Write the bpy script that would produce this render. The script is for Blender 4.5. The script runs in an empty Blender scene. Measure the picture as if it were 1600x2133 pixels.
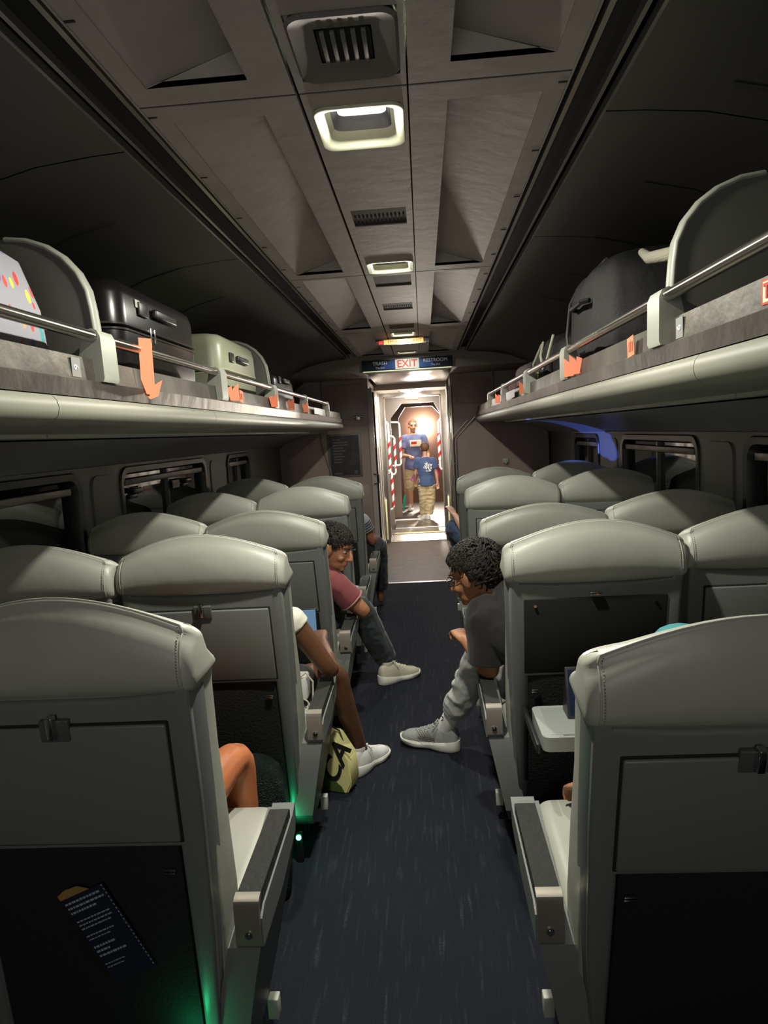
import bpy, bmesh, math, random
from mathutils import Vector, Matrix, noise
random.seed(7)
sc = bpy.context.scene
col = sc.collection
PI = math.pi

# ------------------------------------------------------------------ camera
CAMX, CAMH, FPX = 0.118, 1.55, 1430.0
def _axes():
    roll = math.radians(2.9)
    F = Vector(((880 - 800) / FPX, (898 - 1066.5) / FPX, 1)).normalized()
    u0 = Vector((-math.sin(roll), -math.cos(roll), 0))
    U = (u0 - F * u0.dot(F)).normalized()
    R = F.cross(U)
    if R.x < 0: R = -R
    return R, F, U
_R, _F, _U = _axes()
cam_d = bpy.data.cameras.new('camera'); cam = bpy.data.objects.new('camera', cam_d); col.objects.link(cam)
xa = Vector((_R.x, _F.x, _U.x)); ya = -Vector((_R.y, _F.y, _U.y)); za = -Vector((_R.z, _F.z, _U.z))
rot = Matrix((xa, ya, za)).transposed().to_4x4()
cam.matrix_world = Matrix.Translation((CAMX, 0, CAMH)) @ rot
cam_d.sensor_fit = 'HORIZONTAL'; cam_d.sensor_width = 36; cam_d.lens = FPX / 1600 * 36
cam_d.clip_start = 0.02; cam_d.clip_end = 60
sc.camera = cam

# ------------------------------------------------------------------ world, exposure
w = bpy.data.worlds.new('night'); sc.world = w; w.use_nodes = True
w.node_tree.nodes['Background'].inputs[0].default_value = (0.55, 0.6, 0.75, 1)
w.node_tree.nodes['Background'].inputs[1].default_value = 0.002
sc.view_settings.view_transform = 'Standard'; sc.view_settings.look = 'None'
sc.view_settings.gamma = 1; sc.view_settings.use_curve_mapping = False
sc.view_settings.exposure = 2.45

# ------------------------------------------------------------------ lights (some sit in or under a built lamp, others have none)
def point(name, loc, power, colr, radius=0.03):
    d = bpy.data.lights.new(name, 'POINT'); d.energy = power; d.color = colr; d.shadow_soft_size = radius
    o = bpy.data.objects.new(name, d); o.location = loc; col.objects.link(o); return o
def area(name, loc, size, power, colr, rot=(0, 0, 0), sy=None):
    d = bpy.data.lights.new(name, 'AREA'); d.energy = power; d.color = colr; d.size = size
    if sy: d.shape = 'RECTANGLE'; d.size_y = sy
    o = bpy.data.objects.new(name, d); o.location = loc; o.rotation_euler = rot; col.objects.link(o); return o
area('ceiling_lamp_light', (0.005, 1.725, 2.318), .055, 9.0, (1.0, 0.97, 0.84))
area('second_ceiling_lamp_light', (0.008, 3.225, 2.318), .05, 5.0, (1.0, 0.97, 0.85))
area('third_ceiling_lamp_light', (0.005, 5.43, 2.318), .05, 3.2, (1.0, 0.96, 0.86))
area('fourth_ceiling_lamp_light', (0.005, 6.69, 2.318), .05, .5, (1.0, 0.94, 0.86))
area('rear_fill_light', (0.0, -1.15, 1.75), .7, 2.0, (1.0, 0.97, 0.90), (PI / 2, 0, 0))  # added fill behind the camera, brightens seat backs and near ceiling
area('entry_lamp_light', (0.0, 9.3, 2.075), 0.3, 8.0, (1.0, 0.93, 0.84))
area('gangway_lamp_light', (0.0, 10.5, 2.20), 0.4, 5.5, (1.0, 0.96, 0.9))
area('far_entry_lamp_light', (0.0, 12.6, 2.28), 0.6, 7.0, (1.0, 0.9, 0.78))
area('flood_lamp_light', (0.14, 14.13, 1.64), .25, 40.0, (1.0, 0.88, 0.74), (-PI / 2, 0, 0))
# spot added inside the left windows for the blue patch on the right pier
bl = bpy.data.lights.new('blue_patch_light', 'SPOT'); bl.energy = 170; bl.color = (0.12, 0.22, 1.0)
bl.spot_size = math.radians(20); bl.spot_blend = 0.12; bl.shadow_soft_size = 0.01
blo = bpy.data.objects.new('blue_patch_light', bl); col.objects.link(blo)
_p = Vector((-1.47, 3.95, 1.30)); _z = (_p - Vector((1.45, 5.62, 1.44))).normalized(); _x = Vector((0, 0, 1)).cross(_z).normalized(); _y = _z.cross(_x)
_c, _s = math.cos(math.radians(-15)), math.sin(math.radians(-15))
blo.matrix_world = Matrix.Translation(_p) @ Matrix((_x * _c + _y * _s, (_y * _c - _x * _s) * .22, _z)).transposed().to_4x4()
# ------------------------------------------------------------------ helpers
def tag(o, label=None, cat=None, group=None, kind=None):
    if label: o['label'] = label
    if cat: o['category'] = cat
    if group: o['group'] = group
    if kind: o['kind'] = kind
    return o
def empty(name, loc=(0, 0, 0), rz=0, **k):
    o = bpy.data.objects.new(name, None); o.empty_display_size = .05
    o.location = loc; o.rotation_euler = (0, 0, rz); col.objects.link(o); tag(o, **k); return o
class MB:
    def __init__(s): s.v = []; s.f = []
    def add(s, vs, fs):
        n = len(s.v); s.v += [tuple(x) for x in vs]; s.f += [tuple(i + n for i in f) for f in fs]; return s
    def box(s, x0, x1, y0, y1, z0, z1, M=None, bev=0):
        if bev:
            bm = bmesh.new(); bmesh.ops.create_cube(bm, size=1)
            for v in bm.verts:
                v.co = Vector(((x0 + x1) / 2 + v.co.x * (x1 - x0), (y0 + y1) / 2 + v.co.y * (y1 - y0), (z0 + z1) / 2 + v.co.z * (z1 - z0)))
            bmesh.ops.bevel(bm, geom=bm.edges[:], offset=bev, segments=3, affect='EDGES', profile=.5)
            bm.verts.index_update()
            vs = [M @ v.co if M else v.co.copy() for v in bm.verts]; fs = [[v.index for v in f.verts] for f in bm.faces]; bm.free()
            return s.add(vs, fs)
        vs = [Vector(p) for p in ((x0, y0, z0), (x1, y0, z0), (x1, y1, z0), (x0, y1, z0), (x0, y0, z1), (x1, y0, z1), (x1, y1, z1), (x0, y1, z1))]
        if M: vs = [M @ p for p in vs]
        return s.add(vs, [(3, 2, 1, 0), (4, 5, 6, 7), (0, 1, 5, 4), (1, 2, 6, 5), (2, 3, 7, 6), (3, 0, 4, 7)])
    def quad(s, a, b, c, d): return s.add([a, b, c, d], [(0, 1, 2, 3)])
    def prism(s, pts, lo, hi, plane='xz', M=None):
        def mk(p, t):
            a, b = p
            q = {'xz': (a, t, b), 'yz': (t, a, b), 'xy': (a, b, t)}[plane]
            return M @ Vector(q) if M else Vector(q)
        n = len(pts); vs = [mk(p, lo) for p in pts] + [mk(p, hi) for p in pts]
        fs = [tuple(range(n - 1, -1, -1)), tuple(range(n, 2 * n))] + [(i, (i + 1) % n, n + (i + 1) % n, n + i) for i in range(n)]
        return s.add(vs, fs)
    def loft(s, rings, cap=True, closed=True):
        n = len(rings[0]); vs = [p for r in rings for p in r]; fs = []
        for j in range(len(rings) - 1):
            for i in range(n if closed else n - 1):
                a = j * n + i; b = j * n + (i + 1) % n; fs.append((a, b, b + n, a + n))
        if cap: fs += [tuple(range(n - 1, -1, -1)), tuple(range((len(rings) - 1) * n, len(rings) * n))]
        return s.add(vs, fs)
    def tube(s, pts, r, n=10, cap=True, axis=None):
        pts = [Vector(p) for p in pts]; rr = r if isinstance(r, (list, tuple)) else [r] * len(pts)
        rings = []; a = None
        for i, p in enumerate(pts):
            t = (pts[min(i + 1, len(pts) - 1)] - pts[max(i - 1, 0)]).normalized()
            if axis is not None: a = Vector(axis)
            elif a is None: a = t.cross(Vector((0, 0, 1)) if abs(t.z) < .9 else Vector((0, 1, 0)))
            a = (a - t * a.dot(t)).normalized(); b = t.cross(a).normalized()
            ra, rb = rr[i] if isinstance(rr[i], (list, tuple)) else (rr[i], rr[i])
            rings.append([p + a * math.cos(2 * PI * k / n) * ra + b * math.sin(2 * PI * k / n) * rb for k in range(n)])
        return s.loft(rings, cap)
    def cyl(s, p0, p1, r, n=20): return s.tube([p0, p1], r, n)
    def sphere(s, c, rx, ry=None, rz=None, n=16, m=10, M=None):
        ry = ry or rx; rz = rz or rx; rings = []
        for j in range(1, m):
            th = PI * j / m
            rings.append([Vector((c[0] + rx * math.sin(th) * math.cos(2 * PI * i / n), c[1] + ry * math.sin(th) * math.sin(2 * PI * i / n), c[2] - rz * math.cos(th))) for i in range(n)])
        if M: rings = [[M @ p for p in r] for r in rings]
        return s.loft(rings)
    def xform(s, M):
        s.v = [tuple(M @ Vector(p)) for p in s.v]; return s
def build(name, mb, mat, parent=None, ang=35, flat=False, rm=None, **k):
    me = bpy.data.meshes.new(name); me.from_pydata(mb.v, [], mb.f); me.validate()
    bm = bmesh.new(); bm.from_mesh(me); bmesh.ops.recalc_face_normals(bm, faces=bm.faces[:]); bm.to_mesh(me); bm.free()
    if not flat:
        me.polygons.foreach_set('use_smooth', [True] * len(me.polygons))
        me.set_sharp_from_angle(angle=math.radians(ang))
    o = bpy.data.objects.new(name, me); col.objects.link(o)
    if isinstance(mat, (list, tuple)):
        for m in mat: me.materials.append(m)
    elif mat: me.materials.append(mat)
    if parent: o.parent = parent
    return tag(o, **k)
def rrect(cx, cy, hx, hy, r, n=5):
    out = []
    for (sx, sy, a0) in ((1, 1, 0), (-1, 1, 90), (-1, -1, 180), (1, -1, 270)):
        for i in range(n + 1):
            a = math.radians(a0 + 90 * i / n); out.append((cx + sx * (hx - r) + r * math.cos(a), cy + sy * (hy - r) + r * math.sin(a)))
    return out
def copy_tree(o, parent=None):
    c = o.copy(); col.objects.link(c)
    if parent: c.parent = parent
    for ch in o.children: copy_tree(ch, c)
    return c
def text(name, body, size, mat, M, parent=None, depth=.0008, align='CENTER', bold=0, **k):
    cu = bpy.data.curves.new(name, 'FONT'); cu.body = body; cu.size = size; cu.extrude = depth; cu.align_x = align; cu.align_y = 'CENTER'; cu.offset = bold
    t = bpy.data.objects.new(name, cu); col.objects.link(t)
    dg = bpy.context.evaluated_depsgraph_get(); me = bpy.data.meshes.new_from_object(t.evaluated_get(dg))
    bpy.data.objects.remove(t); bpy.data.curves.remove(cu)
    me.transform(M); me.materials.clear(); me.materials.append(mat)
    o = bpy.data.objects.new(name, me); col.objects.link(o)
    if parent: o.parent = parent
    return tag(o, **k)
FACE = Matrix.Rotation(PI / 2, 4, 'X')            # text standing upright, read from the south (camera side)

# ------------------------------------------------------------------ materials
def mat(name, c, rough=.5, metal=0, bump=None, var=None, emit=None, es=0, spec=.5, coat=0, trans=0, sheen=0):
    m = bpy.data.materials.new(name); m.use_nodes = True; nt = m.node_tree; b = nt.nodes['Principled BSDF']
    b.inputs['Base Color'].default_value = (*c, 1); b.inputs['Roughness'].default_value = rough; b.inputs['Metallic'].default_value = metal
    b.inputs['Specular IOR Level'].default_value = spec
    if coat: b.inputs['Coat Weight'].default_value = coat
    if trans: b.inputs['Transmission Weight'].default_value = trans
    if sheen: b.inputs['Sheen Weight'].default_value = sheen
    if emit: b.inputs['Emission Color'].default_value = (*emit, 1); b.inputs['Emission Strength'].default_value = es
    tc = nt.nodes.new('ShaderNodeTexCoord')
    if bump:
        sca, st = bump[:2]; stretch = bump[2] if len(bump) > 2 else (1, 1, 1)
        mp = nt.nodes.new('ShaderNodeMapping'); mp.inputs['Scale'].default_value = stretch
        n = nt.nodes.new('ShaderNodeTexNoise'); n.inputs['Scale'].default_value = sca; n.inputs['Detail'].default_value = 5
        bp = nt.nodes.new('ShaderNodeBump'); bp.inputs['Strength'].default_value = st; bp.inputs['Distance'].default_value = .01
        nt.links.new(tc.outputs['Object'], mp.inputs[0]); nt.links.new(mp.outputs[0], n.inputs['Vector'])
        nt.links.new(n.outputs[0], bp.inputs['Height']); nt.links.new(bp.outputs[0], b.inputs['Normal'])
    if var:
        sca, c2, lo, hi = var[:4]; stretch = var[4] if len(var) > 4 else (1, 1, 1)
        mp = nt.nodes.new('ShaderNodeMapping'); mp.inputs['Scale'].default_value = stretch
        n = nt.nodes.new('ShaderNodeTexNoise'); n.inputs['Scale'].default_value = sca; n.inputs['Detail'].default_value = 4
        r = nt.nodes.new('ShaderNodeValToRGB'); r.color_ramp.elements[0].color = (*c, 1); r.color_ramp.elements[1].color = (*c2, 1)
        r.color_ramp.elements[0].position = lo; r.color_ramp.elements[1].position = hi
        nt.links.new(tc.outputs['Object'], mp.inputs[0]); nt.links.new(mp.outputs[0], n.inputs['Vector'])
        nt.links.new(n.outputs[0], r.inputs[0]); nt.links.new(r.outputs[0], b.inputs['Base Color'])
    return m
LEATHER = mat('grey_leather', (.31, .32, .275), .42, bump=(9, .22), var=(3, (.36, .365, .32), .35, .7))
SEAM = mat('leather_piping', (.33, .34, .29), .5)
SHELL = mat('seat_shell_plastic', (.14, .15, .142), .42, bump=(260, .05))
TRAYM = mat('tray_plastic', (.14, .148, .14), .4, bump=(300, .04))
PALEPL = mat('pale_plastic', (.42, .44, .38), .42)
BLACK = mat('black_fabric', (.0035, .0035, .004), .85, bump=(120, .3))
BLACKP = mat('black_plastic', (.012, .012, .012), .35)
DARKGAP = mat('dark_gap', (.006, .006, .006), .9)
PAD = mat('armrest_pad', (.020, .021, .019), .7, bump=(45, .35), spec=.25)
CAPM = mat('armrest_cap_metal', (.26, .235, .20), .4, .5)
STEEL = mat('brushed_steel', (.42, .40, .36), .32, 1, bump=(60, .06, (1, .04, 30)))
STEELW = mat('worn_steel', (.10, .095, .085), .42, .8, bump=(14, .25), var=(5, (.20, .18, .14), .45, .75))
CHROME = mat('polished_metal', (.6, .59, .56), .16, 1)
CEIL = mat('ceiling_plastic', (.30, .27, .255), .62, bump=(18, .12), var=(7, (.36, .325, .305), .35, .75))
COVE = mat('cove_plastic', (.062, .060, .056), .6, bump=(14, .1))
WALLM = mat('wall_plastic', (.13, .13, .12), .5, bump=(60, .05))
BULKM = mat('bulkhead_laminate', (.33, .26, .225), .45, bump=(22, .08), var=(4, (.40, .31, .27), .35, .7, (1, 1, .3)))
CREAM = mat('cream_plastic', (.36, .36, .27), .5)
GLASS = mat('dark_window_glass', (.004, .005, .007), .04, spec=.6)
CARPET = None
# ------------------------------------------------------------------ carpet and floors
def carpet():
    m = mat('navy_carpet', (.014, .017, .028), .95, bump=(380, .35), spec=.08)
    nt = m.node_tree; b = nt.nodes['Principled BSDF']; tc = nt.nodes['Texture Coordinate']
    def ns(scale, stretch, lo, hi, det=3):
        mp = nt.nodes.new('ShaderNodeMapping'); mp.inputs['Scale'].default_value = stretch
        n = nt.nodes.new('ShaderNodeTexNoise'); n.inputs['Scale'].default_value = scale; n.inputs['Detail'].default_value = det
        r = nt.nodes.new('ShaderNodeValToRGB'); r.color_ramp.elements[0].position = lo; r.color_ramp.elements[1].position = hi
        nt.links.new(tc.outputs['Object'], mp.inputs[0]); nt.links.new(mp.outputs[0], n.inputs['Vector']); nt.links.new(n.outputs[0], r.inputs[0]); return r
    a = ns(10, (7, .5, 1), .56, .74); c = ns(90, (1, 2.5, 1), .35, .75); d = ns(3, (1, 1, 1), .3, .75)
    mul = nt.nodes.new('ShaderNodeMath'); mul.operation = 'MULTIPLY'; nt.links.new(a.outputs[0], mul.inputs[0]); nt.links.new(c.outputs[0], mul.inputs[1])
    mx = nt.nodes.new('ShaderNodeMix'); mx.data_type = 'RGBA'; mx.inputs[6].default_value = (.013, .015, .022, 1); mx.inputs[7].default_value = (.055, .058, .068, 1)
    nt.links.new(mul.outputs[0], mx.inputs[0])
    mx2 = nt.nodes.new('ShaderNodeMix'); mx2.data_type = 'RGBA'; mx2.blend_type = 'ADD'; mx2.inputs[7].default_value = (.003, .003, .003, 1)
    nt.links.new(d.outputs[0], mx2.inputs[0]); nt.links.new(mx.outputs[2], mx2.inputs[6]); nt.links.new(mx2.outputs[2], b.inputs['Base Color'])
    return m
CARPET = carpet()
RUBBER = mat('worn_brown_floor', (.030, .020, .013), .55, spec=.2, bump=(9, .6, (1, 2.4, 1)), var=(6, (.07, .05, .036), .42, .72, (1, 3, 1)))
VSTEEL = mat('vestibule_steel', (.45, .42, .38), .28, 1, bump=(30, .12, (1, 1, .05)))
VWHITE = mat('vestibule_white_panel', (.75, .70, .64), .35)
VGREY = mat('gangway_grey_paint', (.20, .16, .13), .5)
VBROWN = mat('far_wall_brown', (.075, .036, .022), .5, bump=(8, .1))
YEL = mat('yellow_edge_paint', (.85, .62, .06), .4)
S = dict(kind='structure')
build('floor', MB().box(-1.55, 1.55, -1.2, 6.985, -.05, 0), CARPET, flat=True, **S)
build('floor_entry', MB().box(-1.55, 1.55, 7.015, 9.68, -.05, 0), RUBBER, flat=True, **S)
build('trim_1', MB().box(-.62, .62, 6.975, 7.025, -.05, .005, bev=.002), mat('white_metal_strip', (.9, .88, .84), .25, .6), **S)
build('wall_rear', MB().box(-1.6, 1.6, -1.25, -1.2, 0, 2.6), WALLM, flat=True, **S)

# ------------------------------------------------------------------ ceiling: centre strip, scooped side panels, slot, coves
ZC = 2.31
fixt = [(-.10, .11, 1.325, 1.565), (-.095, .105, 1.69, 1.915), (-.09, .1, 2.44, 2.63), (-.088, .108, 3.165, 3.37), (-.085, .1, 3.45, 3.70), (-.083, .096, 4.17, 4.40), (-.083, .096, 4.98, 5.19), (-.083, .096, 5.36, 5.56), (-.083, .096, 5.93, 6.12), (-.083, .096, 6.62, 6.80)]
mb = MB()
seg = [(-1.2, 1.612), (1.622, 3.405), (3.412, 5.275), (5.285, 6.95)]
for (a, b) in seg:
    y = a
    for (x0, x1, h0, h1) in [f for f in fixt if f[2] >= a and f[3] <= b]:
        mb.box(-.118, .122, y, h0, ZC, ZC + .012)
        mb.box(-.118, x0, h0, h1, ZC, ZC + .012); mb.box(x1, .122, h0, h1, ZC, ZC + .012); y = h1
    mb.box(-.118, .122, y, b, ZC, ZC + .012)
build('ceiling', mb, CEIL, flat=True, **S)
def side_ceiling(s):
    mb = MB(); xi, xo, ra, rb = .126, .482, .215, .435
    bays = [(-1.2, 1.612, -.9, 1.535), (1.622, 3.40, 1.70, 3.315), (3.412, 5.275, 3.44, 5.085), (5.285, 6.95, 5.42, 6.8)]
    for (a, b, c, d) in bays:
        for (x0, x1, y0, y1) in ((xi, ra, a, b), (rb, xo, a, b), (ra, rb, a, c), (ra, rb, d, b)):
            mb.box(*sorted((s * x0, s * x1)), y0, y1, ZC, ZC + .012)
        zi = ZC + .07
        mb.quad((s * ra, c, zi), (s * rb, c, ZC + .002), (s * rb, d, ZC + .002), (s * ra, d, zi))
        mb.quad((s * ra, c, ZC), (s * ra, d, ZC), (s * ra, d, zi), (s * ra, c, zi))
        for y in (c, d): mb.add([(s * ra, y, ZC), (s * rb, y, ZC), (s * ra, y, zi)], [(0, 1, 2)])
    # outer lip that drops into the dark slot
    mb.box(*sorted((s * .482, s * .487)), -1.2, 6.95, ZC - .002, ZC + .05)
    return mb
build('ceiling_left_panel', side_ceiling(-1), CEIL, flat=True, **S)
build('ceiling_right_panel', side_ceiling(1), CEIL, flat=True, **S)
build('ceiling_backing', MB().box(-1.6, 1.6, -1.25, 7.9, 2.46, 2.5), DARKGAP, flat=True, **S)
for s, nm in ((-1, 'left'), (1, 'right')):
    tk = MB()
    for i in range(16): tk.box(*sorted((s * .462, s * .482)), .9 + i * .38, .906 + i * .38, ZC - .0015, ZC)
    build('trim_ceiling_' + nm, tk, DARKGAP, flat=True, **S)
    # slot channel and track rails
    mb = MB(); mb.box(*sorted((s * .487, s * .60)), -1.2, 6.95, ZC + .045, ZC + .055)
    build('ceiling_slot_' + nm, mb, DARKGAP, flat=True, **S)
    mb = MB()
    for (x, z, r) in ((.512, ZC + .012, .006), (.575, ZC + .0, .005), (.603, ZC - .006, .004)):
        mb.box(*sorted((s * (x - r), s * (x + r))), -1.2, 6.95, z, z + .02)
    build('ceiling_rail_' + nm, mb, mat('rail_' + nm, (.3, .29, .27), .3, .7), flat=True, **S)
    # cove: curved side ceiling running over the luggage rack
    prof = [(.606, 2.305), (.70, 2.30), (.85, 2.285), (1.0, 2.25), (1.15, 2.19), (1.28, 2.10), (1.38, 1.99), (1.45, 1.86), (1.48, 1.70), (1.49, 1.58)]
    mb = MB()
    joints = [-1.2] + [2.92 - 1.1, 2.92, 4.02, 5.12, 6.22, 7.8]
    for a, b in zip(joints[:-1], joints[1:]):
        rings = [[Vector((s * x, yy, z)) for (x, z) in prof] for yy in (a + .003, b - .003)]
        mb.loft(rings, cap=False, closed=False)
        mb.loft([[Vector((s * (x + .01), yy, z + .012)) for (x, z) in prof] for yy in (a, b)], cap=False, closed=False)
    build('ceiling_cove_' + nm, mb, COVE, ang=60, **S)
    # little grooves across the cove above the rack
    gv = MB()
    for i in range(9):
        yy = 1.05 + i * .62
        gv.loft([[Vector((s * x, y2, z - .004)) for (x, z) in prof[2:7]] for y2 in (yy, yy + .012)], cap=False, closed=False)
    build('trim_cove_' + nm, gv, mat('cove_groove_' + nm, (.05, .05, .047), .8), **S)
# ------------------------------------------------------------------ side walls with window openings
WINS = {-1: [(-.2, 1.05), (1.45, 3.14), (3.63, 5.04), (5.66, 6.35)], 1: [(.3, 1.7), (2.1, 3.06), (3.62, 4.93), (5.62, 6.45)]}
wn = 0
for s, nm in ((-1, 'left'), (1, 'right')):
    X = 1.52; z0, z1 = .80, 1.415
    mb = MB(); y = -1.2
    for (a, b) in WINS[s]:
        mb.box(*sorted((s * X, s * (X + .05))), y, a, 0, 1.6); mb.box(*sorted((s * X, s * (X + .05))), a, b, 0, z0); mb.box(*sorted((s * X, s * (X + .05))), a, b, z1, 1.6); y = b
    mb.box(*sorted((s * X, s * (X + .05))), y, 7.85, 0, 1.6)
    mb.box(*sorted((s * 1.49, s * 1.53)), -1.2, 7.85, 1.455, 1.468)
    # raised pier panels between windows
    for (a, b) in zip(WINS[s][:-1], WINS[s][1:]):
        m0, m1 = a[1] + .14, b[0] - .10
        mb.prism(rrect((m0 + m1) / 2, 1.10, (m1 - m0) / 2, .32, .06), s * (X - .008), s * X, 'yz')
    build('wall_' + nm, mb, WALLM, **S)
    # lower cove from under the rack down to the window band
    prof = [(1.02, 1.585), (1.12, 1.58), (1.24, 1.562), (1.36, 1.53), (1.46, 1.49), (1.505, 1.462)]
    mb = MB().loft([[Vector((s * x, yy, z)) for (x, z) in prof] for yy in (-1.2, 7.8)], cap=False, closed=False)
    build('wall_cove_' + nm, mb, mat('lower_cove_' + nm, (.20, .20, .215), .38, bump=(5, .12)), ang=60, **S)
    for (a, b) in WINS[s]:
        wn += 1
        w_ = empty('window_%d' % wn, (s * X, (a + b) / 2, z0), kind='structure'); L = (b - a) / 2; Hh = (z1 - z0) / 2
        def ring(d, x, r): return [Vector((x, p[0], p[1])) for p in rrect(0, Hh, L - d, Hh - d, r, 6)]
        mb = MB().loft([ring(-.035, -s * .004, .09), ring(-.03, -s * .012, .09), ring(0, -s * .010, .075), ring(.012, s * .02, .07), ring(.012, s * .04, .07)], cap=False)
        build('window_frame', mb, BLACKP, w_)
        build('window_pane', MB().box(*sorted((s * .035, s * .04)), -L, L, 0, 2 * Hh), GLASS, w_, flat=True)
        build('window_mullion', MB().box(*sorted((s * .012, s * .034)), -.012, .012, 0, 2 * Hh), mat('mullion_%d' % wn, (.10, .10, .095), .4, .5), w_)
        build('window_rail', MB().box(*sorted((s * .0, s * .03)), -L + .05, L - .05, 2 * Hh - .07, 2 * Hh - .035, bev=.004), STEELW, w_)
build('wall_outer', MB().box(-1.66, -1.64, -1.2, 7.8, .5, 1.6).box(1.64, 1.66, -1.2, 7.8, .5, 1.6), DARKGAP, flat=True, **S)
# ------------------------------------------------------------------ header box, end bulkhead, doorway
HD = mat('header_laminate', (.24, .205, .185), .45, bump=(20, .08))
build('trim_header', MB().box(-1.35, 1.35, 6.955, 7.8, 2.165, 2.46).box(-.455, .455, 7.8, 9.68, 2.19, 2.46), HD, **S)
build('trim_header_panel', MB().box(-.42, .44, 7.02, 9.1, 2.150, 2.188, bev=.003), VSTEEL, **S)
mb = MB().box(-1.55, -.47, 7.8, 7.86, 0, 2.46).box(.45, 1.55, 7.8, 7.86, 0, 2.46)
build('wall_end', mb, BULKM, flat=True, **S)
mb = MB()
for (x0, x1, z0, z1) in ((.52, .90, 1.83, 2.10), (-.99, -.52, 1.72, 2.12), (-.99, -.52, .60, .98)):
    mb.box(x0, x1, 7.79, 7.8, z0, z1, bev=.003)
build('wall_end_panels', mb, BULKM, **S)
# bulkhead edge posts and corridor side walls
build('wall_corridor_left', MB().box(-.60, -.50, 8.55, 9.68, 0, 2.2).box(-.60, -.47, 7.86, 8.0, 0, 2.2), VWHITE, flat=True, **S)
build('wall_corridor_right', MB().box(.47, .55, 7.86, 9.68, 0, 2.2), VWHITE, flat=True, **S)
# ------------------------------------------------------------------ ceiling fixtures
CX = .005
def lamp_fixture(fx, lit, label, glow):
    x0, x1, y0, y1 = fx; cx, cy, hx, hy = (x0 + x1) / 2, (y0 + y1) / 2, (x1 - x0) / 2, (y1 - y0) / 2
    t = empty('ceiling_lamp', (cx, cy, ZC), label=label, cat='ceiling light', group='recessed lamps along the ceiling strip')
    def ring(dx, dy, z, r, oy=0): return [Vector((p[0], p[1] + oy, z)) for p in rrect(0, 0, dx, dy, r, 6)]
    mb = MB().loft([ring(hx - .002, hy - .002, .012, .03), ring(hx + .008, hy + .008, -.001, .035), ring(hx + .006, hy + .006, -.007, .034), ring(hx - .010, hy - .010, -.004, .03), ring(hx * .74, hy * .72, .026, .024)], cap=False)
    build('bezel', mb, CREAM, t, ang=50)
    mb = MB().loft([ring(hx * .74, hy * .72, .026, .024), ring(hx * .66, hy * .62, .052, .02), ring(hx * .60, hy * .56, .075, .02)], cap=False)
    build('inner_ring', mb, RINGM, t, ang=50)
    mb = MB().loft([ring(hx * .62, hy * .58, .056, .02), ring(hx * .50, hy * .46, .056, .015), ring(hx * .50, hy * .46, .07, .015)], cap=False)
    build('diffuser_rim', mb, glow, t, ang=50)
    if 1: build('housing', MB().box(-hx * .66, hx * .66, -hy * .62, hy * .62, .078, .085), mat('lamp_housing', (.12, .11, .12), .5), t, flat=True)
    if lit:
        build('bulb', MB().box(-hx * .30, hx * .30, -hy * .75, -hy * .1, .02, .06, bev=.012), mat('bulb_glow', (1, 1, 1), .5, emit=(1, .98, .93), es=.7), t)
    return t
RINGM = mat('lamp_inner_ring', (.06, .055, .06), .6); G1 = mat('lamp_glow', (1, 1, 1), .5, emit=(1, .98, .93), es=.30); G2 = mat('lamp_glow_soft', (1, 1, 1), .5, emit=(1, .97, .92), es=.3); G3 = mat('lamp_glow_faint', (.8, .8, .75), .5, emit=(1, .95, .85), es=.10)
lamp_fixture(fixt[1], True, 'brightly lit recessed ceiling lamp nearest the camera, white glare in its cream bezel', G1)
lamp_fixture(fixt[3], False, 'recessed cream ceiling lamp just beyond the wide slatted air vent, with a small white glow', G2)
lamp_fixture(fixt[7], False, 'recessed cream ceiling lamp just in front of the lit emergency exit sign', G3)
lamp_fixture(fixt[9], False, 'farthest small cream ceiling lamp, right before the exit sign panel', G3)
DF = mat('dark_fixture', (.11, .105, .10), .5)
t = empty('unlit_fixture', (CX, 1.445, ZC), label='large unlit dark ceiling fixture with slatted centre, above the bright lamp', cat='ceiling fixture')
mb = MB().loft([[Vector((p[0], p[1], z)) for p in rrect(0, 0, a, b, r)] for (a, b, z, r) in ((.098, .114, .012, .03), (.106, .122, -.002, .035), (.10, .116, -.008, .03), (.07, .085, .004, .02), (.052, .058, .004, .012))], cap=False)
build('bezel', mb, DF, t, ang=50)
build('grille_back', MB().box(-.055, .055, -.06, .06, .004, .009), DARKGAP, t, flat=True)
mb = MB()
for i in range(5): mb.box(-.045 + i * .02, -.036 + i * .02, -.055, .055, -.003, .004, bev=.001)
build('slat', mb, DF, t)
def vent(fx, label, slots):
    x0, x1, y0, y1 = fx; cx, cy, hx, hy = (x0 + x1) / 2, (y0 + y1) / 2, (x1 - x0) / 2, (y1 - y0) / 2
    t = empty('air_vent', (cx, cy, ZC), label=label, cat='vent', group='dark inserts in the ceiling strip')
    build('grille_frame', MB().box(-hx, hx, -hy, hy, .004, .03), mat('vent_grey', (.022, .023, .02), .7, spec=.2), t, flat=True)
    if slots:
        mb = MB(); n = 13
        for i in range(n):
            x = -hx + (i + .7) * 2 * hx / (n + .4); mb.box(x - .0035, x + .0035, -hy * .1, hy * .92, .0025, .0045)
        build('slots', mb, DARKGAP, t, flat=True)
    return t
vent(fixt[2], 'wide dark air vent with a row of slots, between the two nearest ceiling lamps', True)
vent(fixt[4], 'dark rounded ceiling insert directly behind the second ceiling lamp', False)
vent(fixt[5], 'plain dark ceiling slot halfway to the emergency exit sign', True)
vent(fixt[6], 'dark ceiling insert touching the cross seam before the emergency exit sign', False)
vent(fixt[8], 'dark ceiling slot between the emergency exit sign and the red exit sign', True)
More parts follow.
